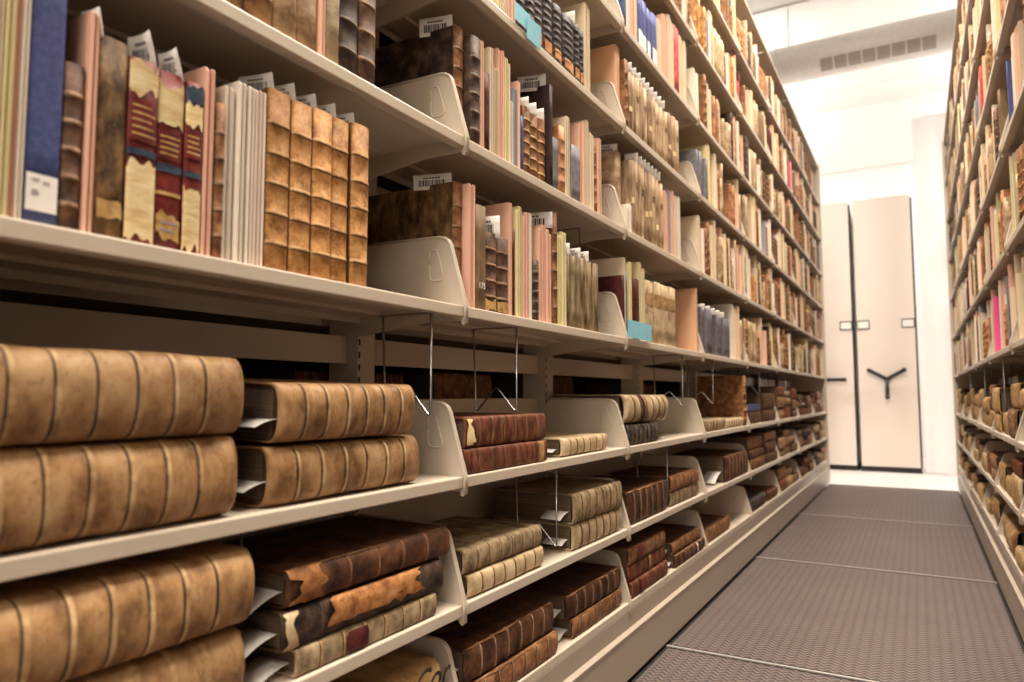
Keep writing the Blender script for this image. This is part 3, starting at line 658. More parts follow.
for idx, q in enumerate(BOOKS):
    if idx >= 300: far_b.append(q); continue
    spm, bdm, nb, bulge, p, words, labs = ST[q['st']]
    t, h = q['y1'] - q['y0'], q['h']; loc, rot = xform(q); near = q['a'] > 350
    vs, fs, mi, sm, tv, tf = book_geo(t, h, q['d'], nb, bulge=bulge, p=p, bh=.007, seg=10 if near else 5, jit=.0008 if near and q['st'] not in ('blue_big', 'grey_cloth', 'blue_label', 'grey_label') else 0, seed=idx * 3.1, band_shade=near)
    if q['st'] == 'black_bands': pass
    label = words + ', ' + q['words']
    if near:
        root = empty('book', loc, rot)
        side_m = {'calf': 'calf_side', 'big_calf': 'dark' if q['n'] == 'A' else 'worn_dark'}.get(q['st'], spm)
        mesh_obj('cover', vs, fs, [spm, bdm, side_m, pages, 'band_shade'], mi, sm, root)
        mesh_obj('page_block', tv, tf, [pages], None, None, root)
        for lab in labs:
            if q['st'] == 'tan_series':
                if random.random() < .45: continue
                dz = random.uniform(-.09, .09); lab = (lab[0] + dz, lab[1] + dz) + lab[2:]
            o = patch_part(root, q, t, h, bulge, p, lab)
            if q['st'] == 'blue_big':
                m = MB(); 
                for (a0, a1, zz) in ((-.010, -.003, .048), (.001, .007, .046), (-.010, -.004, .036), (-.010, -.003, .033)):
                    m.box(-.0002, .0004, a0, a1, zz - .0006, zz + .0006)
                m.build('faint_print', [grey_ink], o, loc=(.0014, 0, 0))
        if q['st'] == 'olive_cloth' and q['k'] == 0:
            cu = bpy.data.curves.new('shelf_mark', 'FONT'); cu.body = '175'; cu.size = .018; cu.align_x = 'CENTER'; cu.extrude = .0002
            to = bpy.data.objects.new('shelf_mark', cu); me = bpy.data.meshes.new_from_object(to); bpy.data.objects.remove(to)
            me.materials.append(paper)
            o = bpy.data.objects.new('shelf_mark', me); COL.objects.link(o); o.parent = root; o.location = (.0012, 0, .047); o.rotation_euler = (math.pi / 2, 0, math.pi / 2)
    else:
        k = len(vs); vs = vs + tv; fs = fs + [tuple(i + k for i in f) for f in tf]; mi = mi + [3] * 6; sm = sm + [False] * 6
        mats = [spm, bdm, spm, 'page_edges']
        for lab in labs[:2]:
            if q['st'] == 'tan_series':
                if random.random() < .5: continue
                dz = random.uniform(-.09, .09); lab = (lab[0] + dz, lab[1] + dz) + lab[2:]
            pv, pf, pm = patch_geo(t, h, lab[0] * h, lab[1] * h, bulge, p, lab[3], 0, cols=4)
            k = len(vs); vs = vs + pv; fs = fs + [tuple(i + k for i in f) for f in pf]; mi = mi + [len(mats)] * len(pf); sm = sm + [True] * len(pf); mats.append(lab[2])
        root = mesh_obj('book', vs, fs, mats, mi, sm, None, loc, rot)
    tag(root, label, 'book', GB)
for idx, q in enumerate(FOLD):
    if idx >= 300: far_f.append(q); continue
    t, h = q['y1'] - q['y0'], q['h']; loc, rot = xform(q)
    vs, fs, mi, sm = folder_geo(t, h, q['d'], random.Random(idx))
    o = mesh_obj('paper_folder', vs, fs, [q['st'], q['st'] + '_b', q['st'] + '_b'], mi, None, None, loc, rot)
    tag(o, FW[q['st']] + ', ' + q['words'], 'folder', GF)
def bulk(name, L, label, cat, fold):
    m = MB(); mats = []; idxm = {}
    def mid(s):
        if s not in idxm: idxm[s] = len(mats); mats.append(s)
        return idxm[s]
    for j, q in enumerate(L):
        loc, rot = xform(q); mat = Matrix.Translation(loc) @ Matrix.Rotation(rot[2], 4, 'Z'); t, h = q['y1'] - q['y0'], q['h']
        if fold:
            vs, fs, mi, sm = folder_geo(t, h, q['d'], random.Random(j)); m.merge(vs, fs, mi, mat, [mid(q['st']), mid(q['st'] + '_b'), mid('white_paper')], sm)
        else:
            spm, bdm, nb, bulge, p, words, labs = ST[q['st']]
            vs, fs, mi, sm, tv, tf = book_geo(t, h, q['d'], nb, bulge=bulge, p=p, bh=.008, seg=4)
            k = len(vs); vs += tv; fs += [tuple(i + k for i in f) for f in tf]; mi += [3] * 6; sm += [False] * 6
            m.merge(vs, fs, mi, mat, [mid(spm), mid(bdm), mid(spm), mid('page_edges')], sm)
    tag(m.build(name, mats), label, cat, None, 'stuff')
bulk('distant_books', far_b, 'rows of small distant books filling the far upper shelves', 'books', False)
bulk('distant_folders', far_f, 'rows of small distant paper folders on the far upper shelves', 'folders', True)

# ------------------------------------------------------------------ call slips standing up out of the books
def slip(loc, w, h, rot=(0, 0, 0), label='', code=True, curl=.006, under=.004):
    root = empty('call_slip', loc, rot); vs = []; fs = []
    n = 6
    for i in range(n + 1):
        x = -w + w * i / n
        for j in range(4):
            z = -under + (h + under) * j / 3
            y = -curl * (i / n) ** 2 * (j / 3) - curl * .4 * (j / 3) ** 2
            vs.append((x, y - .0002, z))
    k = len(vs)
    vs += [(x, y + .0004, z) for x, y, z in vs]
    for i in range(n):
        for j in range(3):
            a = i * 4 + j; b2 = a + 4
            fs.append((a, b2, b2 + 1, a + 1)); fs.append((a + k + 1, b2 + k + 1, b2 + k, a + k))
    for i in range(n):
        fs.append((i * 4 + 3, i * 4 + 7, i * 4 + 7 + k, i * 4 + 3 + k)); fs.append((i * 4, i * 4 + k, i * 4 + 4 + k, i * 4 + 4))
    mesh_obj('paper_slip', vs, fs, [paper], None, True, root)
    if code:
        m = MB(); rr_ = random.Random(str(loc)); x = -w * .86
        def yy(x, z): 
            i = (x + w) / w; j = z / h; return -curl * i * i * j - curl * .4 * j * j - .0005
        while x < -w * .2:
            bw = rr_.choice((.0006, .0012, .0018)) * w / .05
            z0, z1 = h * .12, h * .58
            v = [(x, yy(x, z0) - .0004, z0), (x + bw, yy(x + bw, z0) - .0004, z0), (x + bw, yy(x + bw, z1) - .0004, z1), (x, yy(x, z1) - .0004, z1)]
            m.add(v, [(0, 1, 2, 3)]); x += bw + rr_.choice((.0007, .0011)) * w / .05
        x = -w * .75
        while x < -w * .3:
            bw = .003 * w / .05; z0, z1 = h * .68, h * .78
            v = [(x, yy(x, z0) - .0004, z0), (x + bw, yy(x + bw, z0) - .0004, z0), (x + bw, yy(x + bw, z1) - .0004, z1), (x, yy(x, z1) - .0004, z1)]
            m.add(v, [(0, 1, 2, 3)]); x += bw * 1.3
        m.build('barcode', [paper_ink], root)
    return tag(root, label, 'paper slip', 'white call slips tucked into books')
def top_slip(n, y, h, xo, w, hh, label, **kw):
    kw.setdefault('rot', (0, 0, .32))
    return slip((xo, y, Z[n] + h), w, hh, label=label, **kw)
top_slip('B', -.735, .235, -.012, .03, .028, 'crumpled paper slip behind the pink folder beside worn dark book', code=False)
top_slip('B', -.668, .224, -.012, .04, .038, 'curled white barcode slip rising from the torn red and cream book', curl=.012)
top_slip('B', -.632, .224, -.012, .035, .032, 'white barcode slip rising from the red gilt book', curl=.012)
for yy_, nm in zip((-.478, -.436, -.392, -.349, -.305), ('first', 'second', 'third', 'fourth', 'last')):
    top_slip('B', yy_, .266, -.02, .058, .026, 'white barcode slip above the %s golden tan calf book' % nm)
top_slip('A', .026, .246, -.05, .075, .036, 'white barcode slip on the large brown calf book, second bay')
top_slip('B', .026, .258, -.05, .085, .028, 'pale slip atop the tan calf book behind bracket')
top_slip('B', .150, .172, -.006, .07, .045, 'white barcode slip between two short brown ribbed books', curl=.004)
top_slip('B', .420, .25, -.01, .12, .038, 'grey card slip with barcode above pink folders', curl=.002)
top_slip('A', .407, .262, -.02, .075, .036, 'white barcode slip above the tall thin blackish book')
for j, (yy_, s) in enumerate(((.515, 'first'), (.585, 'third'), (.64, 'fourth'))):
    top_slip('B', yy_, .195, -.006, .05, .028, 'white slip above the %s olive vellum volume' % s)
for j, (yy_, s) in enumerate(((.295, 'first'), (.335, 'second'), (.376, 'third'))):
    top_slip('A', yy_, .166, -.01, .04, .028, 'white slip above the %s ribbed book of the tan trio' % s, code=False)
top_slip('A', .948, .254, -.035, .08, .032, 'white barcode slip on the large tan volume behind bracket')
for j in range(7): top_slip('A', 1.075 + j * .04, .262, -.01, .045, .028, 'small white slip above mottled tan volumes, %s from left, fifth shelf' % ORD[j], code=False)
for j in range(9): top_slip('A1', 1.025 + j * .045, .218, -.01, .045, .026, 'small white slip above mottled tan volumes, %s from left, sixth shelf' % ORD[j], code=False)
for j in range(5): top_slip('B', 1.905 + j * .09, .19, -.01, .05, .026, 'small white slip above grey cloth volumes, %s from left' % ORD[j], code=False)
top_slip('A1', .57, .17, -.01, .05, .032, 'white slip among the black leather books', code=False)
# slips in many distant books: little white tabs, only on books drawn individually
rs = random.Random(5); cnt = 0; used = {}
for q in BOOKS[:300]:
    if q['k'] >= 2 and q['side'] == 'left' and rs.random() < .4 and cnt < 40 and q['st'] not in ('grey_label',):
        ky = (q['n'], q['k']); 
        slip((q['x'] - .012, (q['y0'] + q['y1']) / 2, Z[q['n']] + q['h'] - .004), .045, .026, label='white slip in the book ' + q['words'], code=False)
        cnt += 1

# blue sticky notes on shelf edges
m = MB(); m.box(.0006, .0012, 0, .225, -.038, .018); o = m.build('sticky_note', [blue_note], None, loc=(.006, .912, 1.068))
tag(o, 'blue sticky paper flag on the fourth shelf edge beside a bracket', 'sticky note', 'blue sticky notes')
m = MB()
m.prism([(0, 0), (.0008, 0), (.0008, .042), (0, .042)], -.026, .047); m.prism([(.0012, -.022), (.0020, -.022), (.004, .034), (.0032, .034)], .030, .100)
o = m.build('sticky_note', [blue_note], None, loc=(.004, .225, 1.722)); tag(o, 'torn blue sticky flag before the black leather books', 'sticky note', 'blue sticky notes')
for (x, y, z, s_) in ((W - .003, 5.1, 1.40, 'right rack, fifth shelf'), (W - .003, 5.6, 2.07, 'right rack, seventh shelf')):
    m = MB(); m.box(-.0006, 0, 0, .13, 0, .045); o = m.build('sticky_note', [blue_note], None, loc=(x - .003, y, z)); tag(o, 'small blue sticky flag on the ' + s_, 'sticky note', 'blue sticky notes')

# ------------------------------------------------------------------ folios lying flat
GFL = 'folio volumes lying flat in stacks'
FS = {  # spine, band, side, bands, bulge, p, end rounding, jitter, words
 'vbig': ('vellum_dirty', 'vellum_rub', 'vellum_dirty', (.062, .0455, 7), .036, 2.5, .020, .0035, 'huge tan ribbed vellum folio'),
 'vmid': ('vellum_dirty', 'vellum_rub', 'vellum_dirty', 6, .028, 2.5, .018, .0025, 'brownish vellum folio'),
 'vpale': ('vellum_pale', 'vellum_rub', 'vellum_pale', 6, .014, 2.8, .01, .0022, 'cream vellum folio'),
 'vgrey': ('vellum_grey', 'vellum_rub', 'vellum_grey', 6, .014, 2.8, .008, .0018, 'greyish vellum folio'),
 'vstripe': ('vellum_pale', 'vellum_dirty', 'vellum_grey', 6, .03, 2.2, .02, .003, 'fat striped vellum folio'),
 'redb': ('redbrown', 'redbrown_rub', 'redbrown', 6, .008, 3.2, .004, .0012, 'red brown leather folio'),
 'dark': ('darkbrown_flat', 'brown_rub', 'darkbrown_flat', 6, .012, 2.8, .006, .0015, 'dark brown leather folio'),
 'darko': ('darkbrown_flat', 'redbrown_rub', 'darkbrown_flat', 5, .018, 2.4, .01, .002, 'dark folio, orange joint'),
 'torn': ('dark', 'dark', 'darkbrown_flat', 4, .014, 2.8, .006, .002, 'torn dark and orange folio'),
 'ggreen': ('vellum_grey', 'vellum_rub', 'vellum_grey', 6, .008, 3.2, .003, .0012, 'grey green folio, red label'),
 'blackr': ('black_leather', 'black_band', 'black_leather', 7, .014, 2.4, .006, .001, 'black ribbed folio'),
 'brown': ('brown_orange', 'brown_rub', 'darkbrown_flat', 6, .010, 2.8, .005, .0015, 'mid brown leather folio'),
 'writ': ('vellum', 'vellum_rub', 'vellum', 0, .02, 2.8, .02, .003, 'vellum folio with inked title'),
 'tanbox': ('stain', 'vellum_rub', 'stain', 4, .01, 3, .005, .0015, 'tan leather folio'),
}
flat_id = 0
def folio(side, n, y0, y1, z0, z1, st, words, rc=.004, d=.25, rz=0, slipw=None, extra=None, name='folio'):
    global flat_id
    flat_id += 1
    spm, bdm, sdm, nb, bulge, p, er, jit, w0 = FS[st]
    t, h = z1 - z0 - .0012, y1 - y0
    yb = y0 if side == 'left' else y1
    x = -rc if side == 'left' else W + rc
    pc = proj((x, (y0 + y1) / 2, (z0 + z1) / 2)); near = pc and pc[2] < 4.6 and pc[0] < 1040 and pc[1] < 720
    vs, fs, mi, sm, tv, tf = book_geo(t, h, d, nb, bh=.010 if t > .06 else .007, bout=.0032 if t > .06 else .002, bulge=bulge, p=p, er=er, jit=jit if near else 0, seg=14 if near else 6, rows=8, seed=flat_id * 2.7, band_shade=near)
    # inner pages of a lying folio start lower than the boards
    g = .008
    tv = [(a, b2, g if c < h / 2 else h - g) for a, b2, c in tv]
    mr = Matrix.Rotation(-math.pi / 2, 4, 'X')
    rot = (Matrix.Rotation(0 if side == 'left' else math.pi, 4, 'Z') @ Matrix.Rotation(rz, 4, 'Y') @ mr).to_euler()
    loc = (x, yb, z0 + t / 2 + .0006)
    mats = [spm, bdm, sdm]
    if near:
        root = empty(name, loc, rot)
        cv = mesh_obj('cover', vs, fs, mats + [pages, 'band_shade'], mi, sm, root)
        if 'dark' in st or st == 'brown': extra = (extra or []) + [(.02, .98, 'calf_side', (-.5, -.41), .004, 'rubbed_edge')]
        mesh_obj('page_block', tv, tf, [pages_dark], None, None, root)
        for (za, zb, mt, w, jag, nm) in (extra or []):
            pv, pf, pm = patch_geo(t, h, za * h, zb * h, bulge, p, w, jag, cols=12, off=.0034 if nb else .002)
            mesh_obj(nm, pv, pf, [mt, grey_ink], pm, True, root)
    else:
        k = len(vs); vs += tv; fs += [tuple(i + k for i in f) for f in tf]; mi += [3] * 6; sm += [False] * 6
        root = mesh_obj(name, vs, fs, mats + [pages_dark], mi, sm, None, loc, rot)
    tag(root, w0 + ', ' + words, 'book', GFL)
    if slipw:
        L_ = min(slipw, max(.004, y0 - math.floor(y0 / S) * S - .010)); zc = z0 + t * .42
        ys = y0 + .012; xs = x - .022
        V = []; nseg = 5
        for i in range(nseg + 1):
            u = i / nseg; yy = ys - (.012 + L_) * u; zz = zc - .014 * u * u * (L_ / .04)
            V += [(xs, yy, zz), (xs - .06, yy + .004, zz + .001)]
        k = len(V); V += [(a, b2, c - .0004) for a, b2, c in V]; Fc = []
        for i in range(nseg):
            a = 2 * i; Fc.append((a, a + 1, a + 3, a + 2)); Fc.append((a + k + 2, a + k + 3, a + k + 1, a + k)); Fc.append((a, a + 2, a + k + 2, a + k)); Fc.append((a + 3, a + 1, a + k + 1, a + k + 3))
        Fc.append((2 * nseg, 2 * nseg + 1, 2 * nseg + 1 + k, 2 * nseg + k))
        o = mesh_obj('call_slip', V, Fc, [paper], None, True)
        tag(o, 'white slip in the folio at ' + words.replace(' rack', '').replace('of ', ''), 'paper slip', 'white slips in the flat folios')
    return root
def wl(pos, stk, n, k, side='left'):
    BN = BAYL if side == 'left' else BAYR
    return '%s of %s stack, %s shelf, %s bay, %s rack' % (pos, stk, LN[n], BN[k], side)
H = [
 # level, bay, stack, [(y0,y1,z0,z1,style,recess,depth,rot,slip,extra)] from the bottom up
 ('C', -1, 'first', [(-.905, -.536, .691, .797, 'vbig', -.002, .30, 0, None, None), (-.902, -.531, .798, .903, 'vbig', -.004, .30, 0, None, None)]),
 ('C', -1, 'second', [(-.478, -.128, .691, .777, 'vmid', .006, .28, 0, .03, None), (-.466, -.152, .779, .868, 'vmid', .000, .28, .05, .03, None)]),
 ('D', -1, 'first', [(-.905, -.514, .444, .541, 'vbig', 0, .30, 0, None, None), (-.902, -.506, .543, .645, 'vbig', -.004, .30, 0, None, None)]),
 ('D', -1, 'second', [(-.425, -.080, .444, .484, 'ggreen', .006, .25, 0, .07, [(.30, .44, 'dark_red', .55, .002, 'spine_label')]),
                      (-.450, -.058, .485, .541, 'torn', .006, .26, 0, .05, [(.24, .80, 'orange_torn', (-.46, .10), .009, 'bare_leather_patch'), (.0, .06, 'vellum_pale', .8, .004, 'paper_patch')]),
                      (-.440, -.032, .542, .598, 'darko', .008, .26, 0, .05, [(.0, .16, 'orange_torn', (-.46, .3), .012, 'rubbed_patch')])]),
 ('E', -1, 'only', [(-.42, -.045, .223, .352, 'writ', .012, .24, 0, None, None)]),
 ('C', 0, 'first', [(.012, .376, .691, .742, 'redb', .004, .25, 0, None, [(.86, .93, 'gold', .7, .001, 'gilt_label')]), (.018, .373, .743, .806, 'redb', .008, .25, 0, None, [(.0, .08, 'cream_worn', .6, .006, 'torn_patch')])]),
 ('C', 0, 'second', [(.480, .79, .691, .738, 'vpale', .012, .25, 0, .02, None)]),
 ('D', 0, 'first', [(.035, .360, .444, .491, 'vpale', .006, .24, 0, .025, None), (.022, .358, .492, .542, 'vgrey', .010, .25, 0, .03, None)]),
 ('D', 0, 'second', [(.535, .884, .444, .511, 'vpale', .008, .24, 0, .03, None), (.532, .880, .512, .590, 'vgrey', .004, .25, 0, .045, None)]),
 ('E', 0, 'first', [(.030, .425, .223, .276, 'brown', .002, .26, 0, None, None), (.025, .418, .277, .345, 'dark', .010, .26, 0, .06, None)]),
 ('E', 0, 'second', [(.528, .874, .223, .272, 'brown', .008, .25, 0, .04, None), (.502, .878, .273, .335, 'dark', .012, .25, 0, .07, None)]),
 ('C', 1, 'first', [(.935, 1.256, .691, .757, 'blackr', .006, .24, 0, None, None), (.930, 1.367, .758, .852, 'vstripe', .004, .27, 0, .02, [(.30, .37, 'dark_red', .9, .003, 'red_stripe')])]),
 ('D', 1, 'first', [(.925, 1.335, .444, .548, 'dark', .006, .28, 0, .02, None)]),
 ('D', 1, 'second', [(1.385, 1.765, .444, .497, 'vgrey', .010, .24, 0, .03, None), (1.38, 1.75, .498, .552, 'brown', .006, .25, 0, .04, None)]),
 ('E', 1, 'first', [(.945, 1.305, .223, .271, 'redb', .002, .24, 0, None, [(.2, .32, 'red', .8, .001, 'spine_label')]), (.94, 1.31, .272, .322, 'redb', .012, .24, 0, None, [(.5, .56, 'vellum_rub', .9, .001, 'spine_label')]), (.945, 1.30, .323, .374, 'brown', .008, .24, 0, None, [(.2, .32, 'red', .8, .001, 'spine_label')])]),
 ('E', 1, 'second', [(1.40, 1.80, .223, .267, 'dark', .0, .24, 0, .02, [(.68, .71, 'white_paper', .98, 0, 'white_tie')]), (1.40, 1.79, .268, .31, 'brown', .012, .24, 0, .03, None)]),
 ('C', 2, 'first', [(1.855, 2.25, .691, .744, 'vgrey', .008, .25, 0, None, None)]),
 ('C', 2, 'second', [(2.28, 2.65, .691, .735, 'vpale', .01, .25, 0, None, None)]),
 ('D', 2, 'first', [(2.21, 2.71, .444, .562, 'dark', .004, .27, 0, .12, [(.0, .98, 'orange_torn', .12, .0, 'x')][:0])]),
 ('E', 2, 'first', [(1.86, 2.28, .223, .282, 'brown', .008, .25, 0, None, None)]),
 ('C', 3, 'first', [(2.76, 3.12, .691, .762, 'dark', .01, .25, 0, .04, None)]),
 ('C', 3, 'second', [(3.20, 3.60, .691, .76, 'dark', .006, .27, 0, None, None), (3.20, 3.60, .761, .86, 'dark', .01, .27, 0, None, None)]),
 ('D', 3, 'first', [(2.80, 3.2, .444, .50, 'brown', .006, .25, 0, .03, None), (2.80, 3.18, .501, .548, 'dark', .01, .25, 0, .03, None), (2.80, 3.18, .549, .62, 'brown', .02, .25, 0, None, None)]),
 ('D', 3, 'second', [(3.24, 3.62, .444, .50, 'dark', .006, .25, 0, .03, None), (3.24, 3.60, .501, .57, 'darko', .01, .25, 0, .03, None), (3.24, 3.6, .571, .625, 'brown', .01, .25, 0, None, None)]),
 ('E', 3, 'first', [(2.78, 3.2, .223, .29, 'blackr', .006, .25, 0, None, None)]),
 ('E', 3, 'second', [(3.26, 3.6, .223, .275, 'redb', .006, .25, 0, None, None)]),
]
POS = {1: ['only volume'], 2: ['bottom', 'top'], 3: ['bottom', 'middle', 'top'], 4: ['bottom', 'second', 'third', 'top']}
for n, k, stk, L in H:
    for j, (y0, y1, z0, z1, st, rc, d, rz, sl, ex) in enumerate(L):
        o = folio('left', n, y0, y1, z0, z1, st, wl(POS[len(L)][j], stk, n, k), rc, d, rz, sl, ex)
        if st == 'writ':
            cu = bpy.data.curves.new('inked_title', 'FONT'); cu.body = 'ut Cor'; cu.size = .066; cu.shear = .3; cu.extrude = .0003; cu.offset = .0006
            to = bpy.data.objects.new('inked_title', cu); me = bpy.data.meshes.new_from_object(to); bpy.data.objects.remove(to)
            me.materials.append(MC['dark']); q = bpy.data.objects.new('inked_title', me); COL.objects.link(q); q.parent = o
            q.location = (.0035, .03, .14); q.rotation_euler = (Matrix.Rotation(math.pi / 2, 4, 'X') @ Matrix.Identity(4)).to_euler()
            # local z runs along the shelf, local y points down: text reads along the spine
            q.matrix_local = Matrix(((0, 0, 1, .0032), (0, -1, 0, -.022), (1, 0, 0, .20), (0, 0, 0, 1)))
for k, (ya, yb, za, zb) in enumerate(((-.1, .33, .69, .80), (.42, .78, .69, .84), (1.0, 1.4, .69, .83), (1.95, 2.4, .69, .80), (2.9, 3.3, .69, .82))):
    folio('left', 'C', ya + .03, yb, .691, .80, 'redb', 'lower one behind the rear rails, %s from near end' % ORD[k], .395, .22)
    folio('left', 'C', ya + .03, yb - .02, .801, .905 + .01 * (k % 3), 'redb' if k % 2 == 0 else 'brown', 'upper one behind the rear rails, %s from near end' % ORD[k], .395, .22)
DARKP = ['dark', 'brown', 'redb', 'dark', 'brown', 'vgrey', 'vmid', 'blackr', 'darko']
TANP = ['vpale', 'tanbox', 'vgrey', 'tanbox', 'brown', 'vmid', 'vpale', 'redb']
for side, bays, P in (('left', (4, 5, 6), DARKP), ('right', (1, 2, 3, 4, 5, 6), TANP)):
    for k in bays:
        for n in ('C', 'D', 'E'):
            r = random.Random('%s%s%d' % (side, n, k)); y = k * S + .02
            top = {'C': .93, 'D': .635, 'E': .40}[n]
            for s_ in range(3):
                wdt = r.uniform(.23, .30)
                if y + wdt > (k + 1) * S - .01: break
                z = Z[n] + .001; L = []
                while len(L) < 3:
                    t = r.uniform(.042, .085) if side == 'left' else r.uniform(.055, .115)
                    if z + t > top - .02 or (L and r.random() < .12): break
                    L.append((z, z + t, r.choice(P))); z += t + .001
                for j, (a, c, st) in enumerate(L):
                    q = r.uniform(0, .012)
                    folio(side, n, y + q, y + wdt - r.uniform(0, .012), a, c, st, wl(POS[len(L)][j], ORD[s_], n, k, side), r.uniform(.002, .02), .24, 0, None if side == 'right' or r.random() < .55 else .03)
                y += wdt + r.uniform(.01, .03)
# tall upright folio with gilt panels and the blue volumes on the third level
vs, fs, mi, sm, tv, tf = book_geo(.055, .262, .25, 5, bh=.008, bulge=.01, p=2, seg=10)
root = empty('book', (-.006, 2.70, Z['C'])); mesh_obj('cover', vs, fs, ['brown_orange', 'gold', 'brown_orange'], mi, sm, root); mesh_obj('page_block', tv, tf, [pages], None, None, root)
for a, c in ((.18, .30), (.52, .64)):
    pv, pf, pm = patch_geo(.055, .262, a * .262, c * .262, .01, 2, .8, 0); mesh_obj('spine_label', pv, pf, ['red', grey_ink], pm, True, root)
tag(root, 'tall brown book with red labels and gilt bands standing on the third shelf', 'book')
m = MB(); m.box(-.20, .0, 0, .33, 0, .034, 0); m.box(-.197, -.004, -.001, 0, .004, .030, 1)
tag(m.build('book', ['blue_cloth', 'page_edges'], None, loc=(-.01, 2.78, .764)), 'blue cloth volume lying on a dark folio, third shelf', 'book')
m = MB(); m.box(-.17, .0, 0, .22, 0, .032, 0); m.box(-.167, -.004, -.001, 0, .004, .028, 1)

# ------------------------------------------------------------------ wire book supports hanging under the shelves
def wire(y, ztop, depth, where, mirror=False, x0=-.018):
    m = MB(mirror); zb = ztop - depth
    pts = curved([(x0, y, ztop), (x0, y, zb), (x0 - .055, y, zb + .062), (x0 - .11, y, zb), (x0 - .118, y, ztop)], 6)
    m.tube([p for p in pts], .0023, 8); m.box(x0 - .125, x0 + .004, y - .004, y + .004, ztop - .001, ztop + .002)
    o = m.build('wire_book_support', [wire_m]); o.location = (0, 0, 0)
    tag(o, where, 'book support', 'hanging wire book supports')
wire(-.088, 1.0065, .20, 'bent steel wire support hanging over the nearest third shelf, right of vellum folios')
wire(.245, 1.0065, .198, 'bent steel wire support above the red brown folios')
wire(1.58, 1.0065, .20, 'bent wire support right of the fat striped vellum folio')
wire(2.06, 1.0065, .20, 'bent wire support above the greyish vellum folio, fourth bay')
wire(-.49, .6675, .14, 'wire support under the third shelf between the two nearest stacks', x0=-.05)
wire(.45, .6675, .20, 'wire support between two cream vellum stacks on the second shelf')
wire(1.365, .6675, .19, 'wire support beside the dark folio on the second shelf')
wire(3.15, 1.0065, .16, 'wire support under the fourth shelf in the fifth bay')
wire(.765, 1.3545, .16, 'wire support right of the olive vellum volumes', x0=-.09)
wire(4.1, 1.0065, .19, 'wire support under fourth shelf, sixth bay, left rack')
wire(2.35, 1.0065, .24, 'nearest wire support under the fourth shelf of the right rack', True)
wire(3.3, 1.0065, .22, 'middle wire support under the fourth shelf of the right rack', True)
wire(4.5, 1.0065, .22, 'farthest wire support under the fourth shelf of the right rack', True)

# ------------------------------------------------------------------ other racks seen end-on beyond the aisle
def handle(parent, cx, y, cz, a0):
    m = MB(); 
    m.tube([(cx, y, cz), (cx, y - .06, cz)], .03, 16)
    h = m.build('handle_hub', [dark_plastic], parent)
    for i in range(3):
        a = a0 + i * 2 * math.pi / 3; q = MB()
        e = (cx + .205 * math.cos(a), y - .07, cz + .205 * math.sin(a))
        q.tube([(cx, y - .055, cz), ((cx + e[0]) / 2, y - .062, (cz + e[2]) / 2), e], .022, 10); q.tube([e, (e[0], e[1] - .03, e[2])], .026, 10)
        q.build('handle_spoke', [dark_plastic], parent)
def end_rack(x0, x1, hx, a0, label, tags):
    root = empty('mobile_shelving_unit', ((x0 + x1) / 2, 8.1, 0)); ox = root.location.x
    m = MB(); m.box(x0 - ox, x1 - ox, 0, .9, .03, 3.16); m.build('end_panel', [panel_m], root)
    m = MB(); m.box(x0 - ox - .012, x1 - ox + .012, .03, .88, -.03, .03); m.box(x0 - ox - .012, x1 - ox + .012, .0, .03, -.02, .028); m.build('toe_kick', [black], root)
    m = MB(); m.box(x1 - ox, x1 - ox + .020, .004, .03, .03, 3.12); m.build('rubber_seal', [black], root)
    handle(root, hx - ox, 0, 1.03, a0)
    for x in tags:
        m = MB(); m.box(x - .066 - ox, x + .066 - ox, -.008, 0, 1.615, 1.72); f = m.build('label_holder', [dark_plastic], root)
        m = MB(); m.box(x - .056 - ox, x + .056 - ox, -.0095, -.0082, 1.628, 1.707); m.build('label_card', [paper], f)
    tag(root, label, 'shelving rack', 'cream shelving units seen end-on')
end_rack(.187, .782, .48, math.radians(-90), 'cream end panel of shelving unit with full three-spoke black handle', (.255, .715))
end_rack(-.455, .135, -.165, math.radians(0), 'cream end panel of shelving unit partly hidden by the left rack', (.07, -.39))
end_rack(-1.10, -.507, -.80, math.radians(40), 'cream shelving unit end hidden farther left behind the left rack', (-.57,))

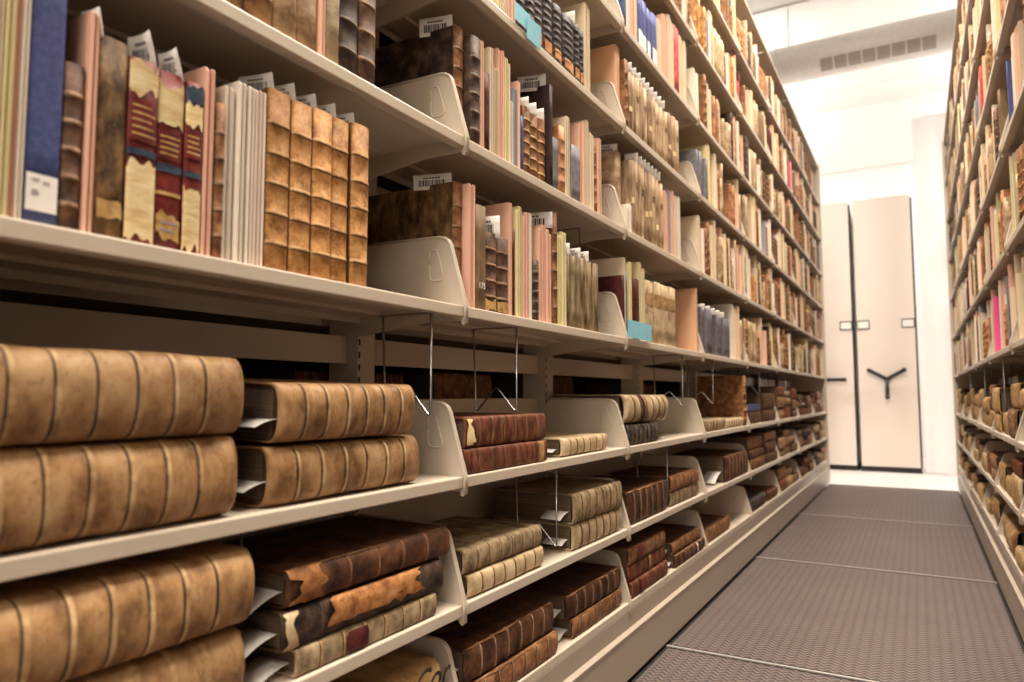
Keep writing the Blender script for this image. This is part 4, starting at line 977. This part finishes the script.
# hanging plastic sheet
m = MB(); NX, NZ = 24, 30; vs = []
for j in range(NZ + 1):
    for i in range(NX + 1):
        x = .835 + 1.5 * i / NX; z = .0 + 4.0 * j / NZ
        y = 7.95 + .018 * math.sin(i * 1.9) * (1 - .4 * j / NZ) + .02 * noise.noise(Vector((x * 4, z * 2.2, 0))) + .05 * max(0, .3 - z) * math.sin(i * 2.3)
        vs.append((x, y, z))
k = len(vs); vs += [(a, b2 + .002, c) for a, b2, c in vs]; fs = []
for j in range(NZ):
    for i in range(NX):
        a = j * (NX + 1) + i; fs.append((a, a + 1, a + NX + 2, a + NX + 1)); fs.append((a + k + NX + 1, a + k + NX + 2, a + k + 1, a + k))
o = mesh_obj('plastic_sheet', vs, fs, [plastic_sheet], None, True); tag(o, 'white wrinkled plastic sheet hanging beside the far shelving unit', 'sheet')

# duct
root = empty('air_duct', (0.3, 7.0, 4.5))
m = MB(); m.tube([(-3.8, 0, 0), (3.8, 0, 0)], .20, 40)
for x in (-2.5, -1.2, .1, 1.4): pass
m.build('duct_pipe', [duct_m], root)
for x in (-2.2, -.75, 1.4, 2.5):
    q = MB(); q.tube([(x, 0, 0), (x + .03, 0, 0)], .207, 40); q.build('duct_collar', [duct_m], root)
m = MB()
for i in range(8):
    x0 = -.29 + i * .135; 
    a0, a1 = math.radians(205), math.radians(245)
    vs = []
    for s_ in range(7):
        a = a0 + (a1 - a0) * s_ / 6
        vs += [(x0, .204 * math.cos(a), .204 * math.sin(a)), (x0 + .12, .204 * math.cos(a), .204 * math.sin(a))]
    m.add(vs, [(2 * s_, 2 * s_ + 1, 2 * s_ + 3, 2 * s_ + 2) for s_ in range(6)])
m.build('air_grill', [grill_m], root)
for x in (-.62, 1.5):
    q = MB(); q.tube([(x, 0, .19), (x, 0, RZ - 4.5)], .008, 8); q.build('hanger_rod', [duct_m], root)
tag(root, 'round silver air duct with grill crossing under the white ceiling', 'air duct')

# ceiling lamps over the aisle, and housings for the added fill
for i, (x, y, z, sx, sy, p, pu) in enumerate(LAMPS_AND_FILL):
    root = empty('ceiling_lamp_or_fill', (x, y, z)); m = MB(); m.box(-sx / 2 - .03, sx / 2 + .03, -sy / 2 - .03, sy / 2 + .03, .0, .07); m.build('lamp_housing', [lamp_body], root)
    for dx in (-.4, .4):
        q = MB(); q.tube([(dx, 0, .07), (dx, 0, RZ - z)], .006, 6); q.build('hanger_rod', [wire_m], root)
    tag(root, 'rectangular white ceiling lamp out of view, over the aisle or added as fill beyond it', 'ceiling lamp', 'hanging ceiling lamps out of view')
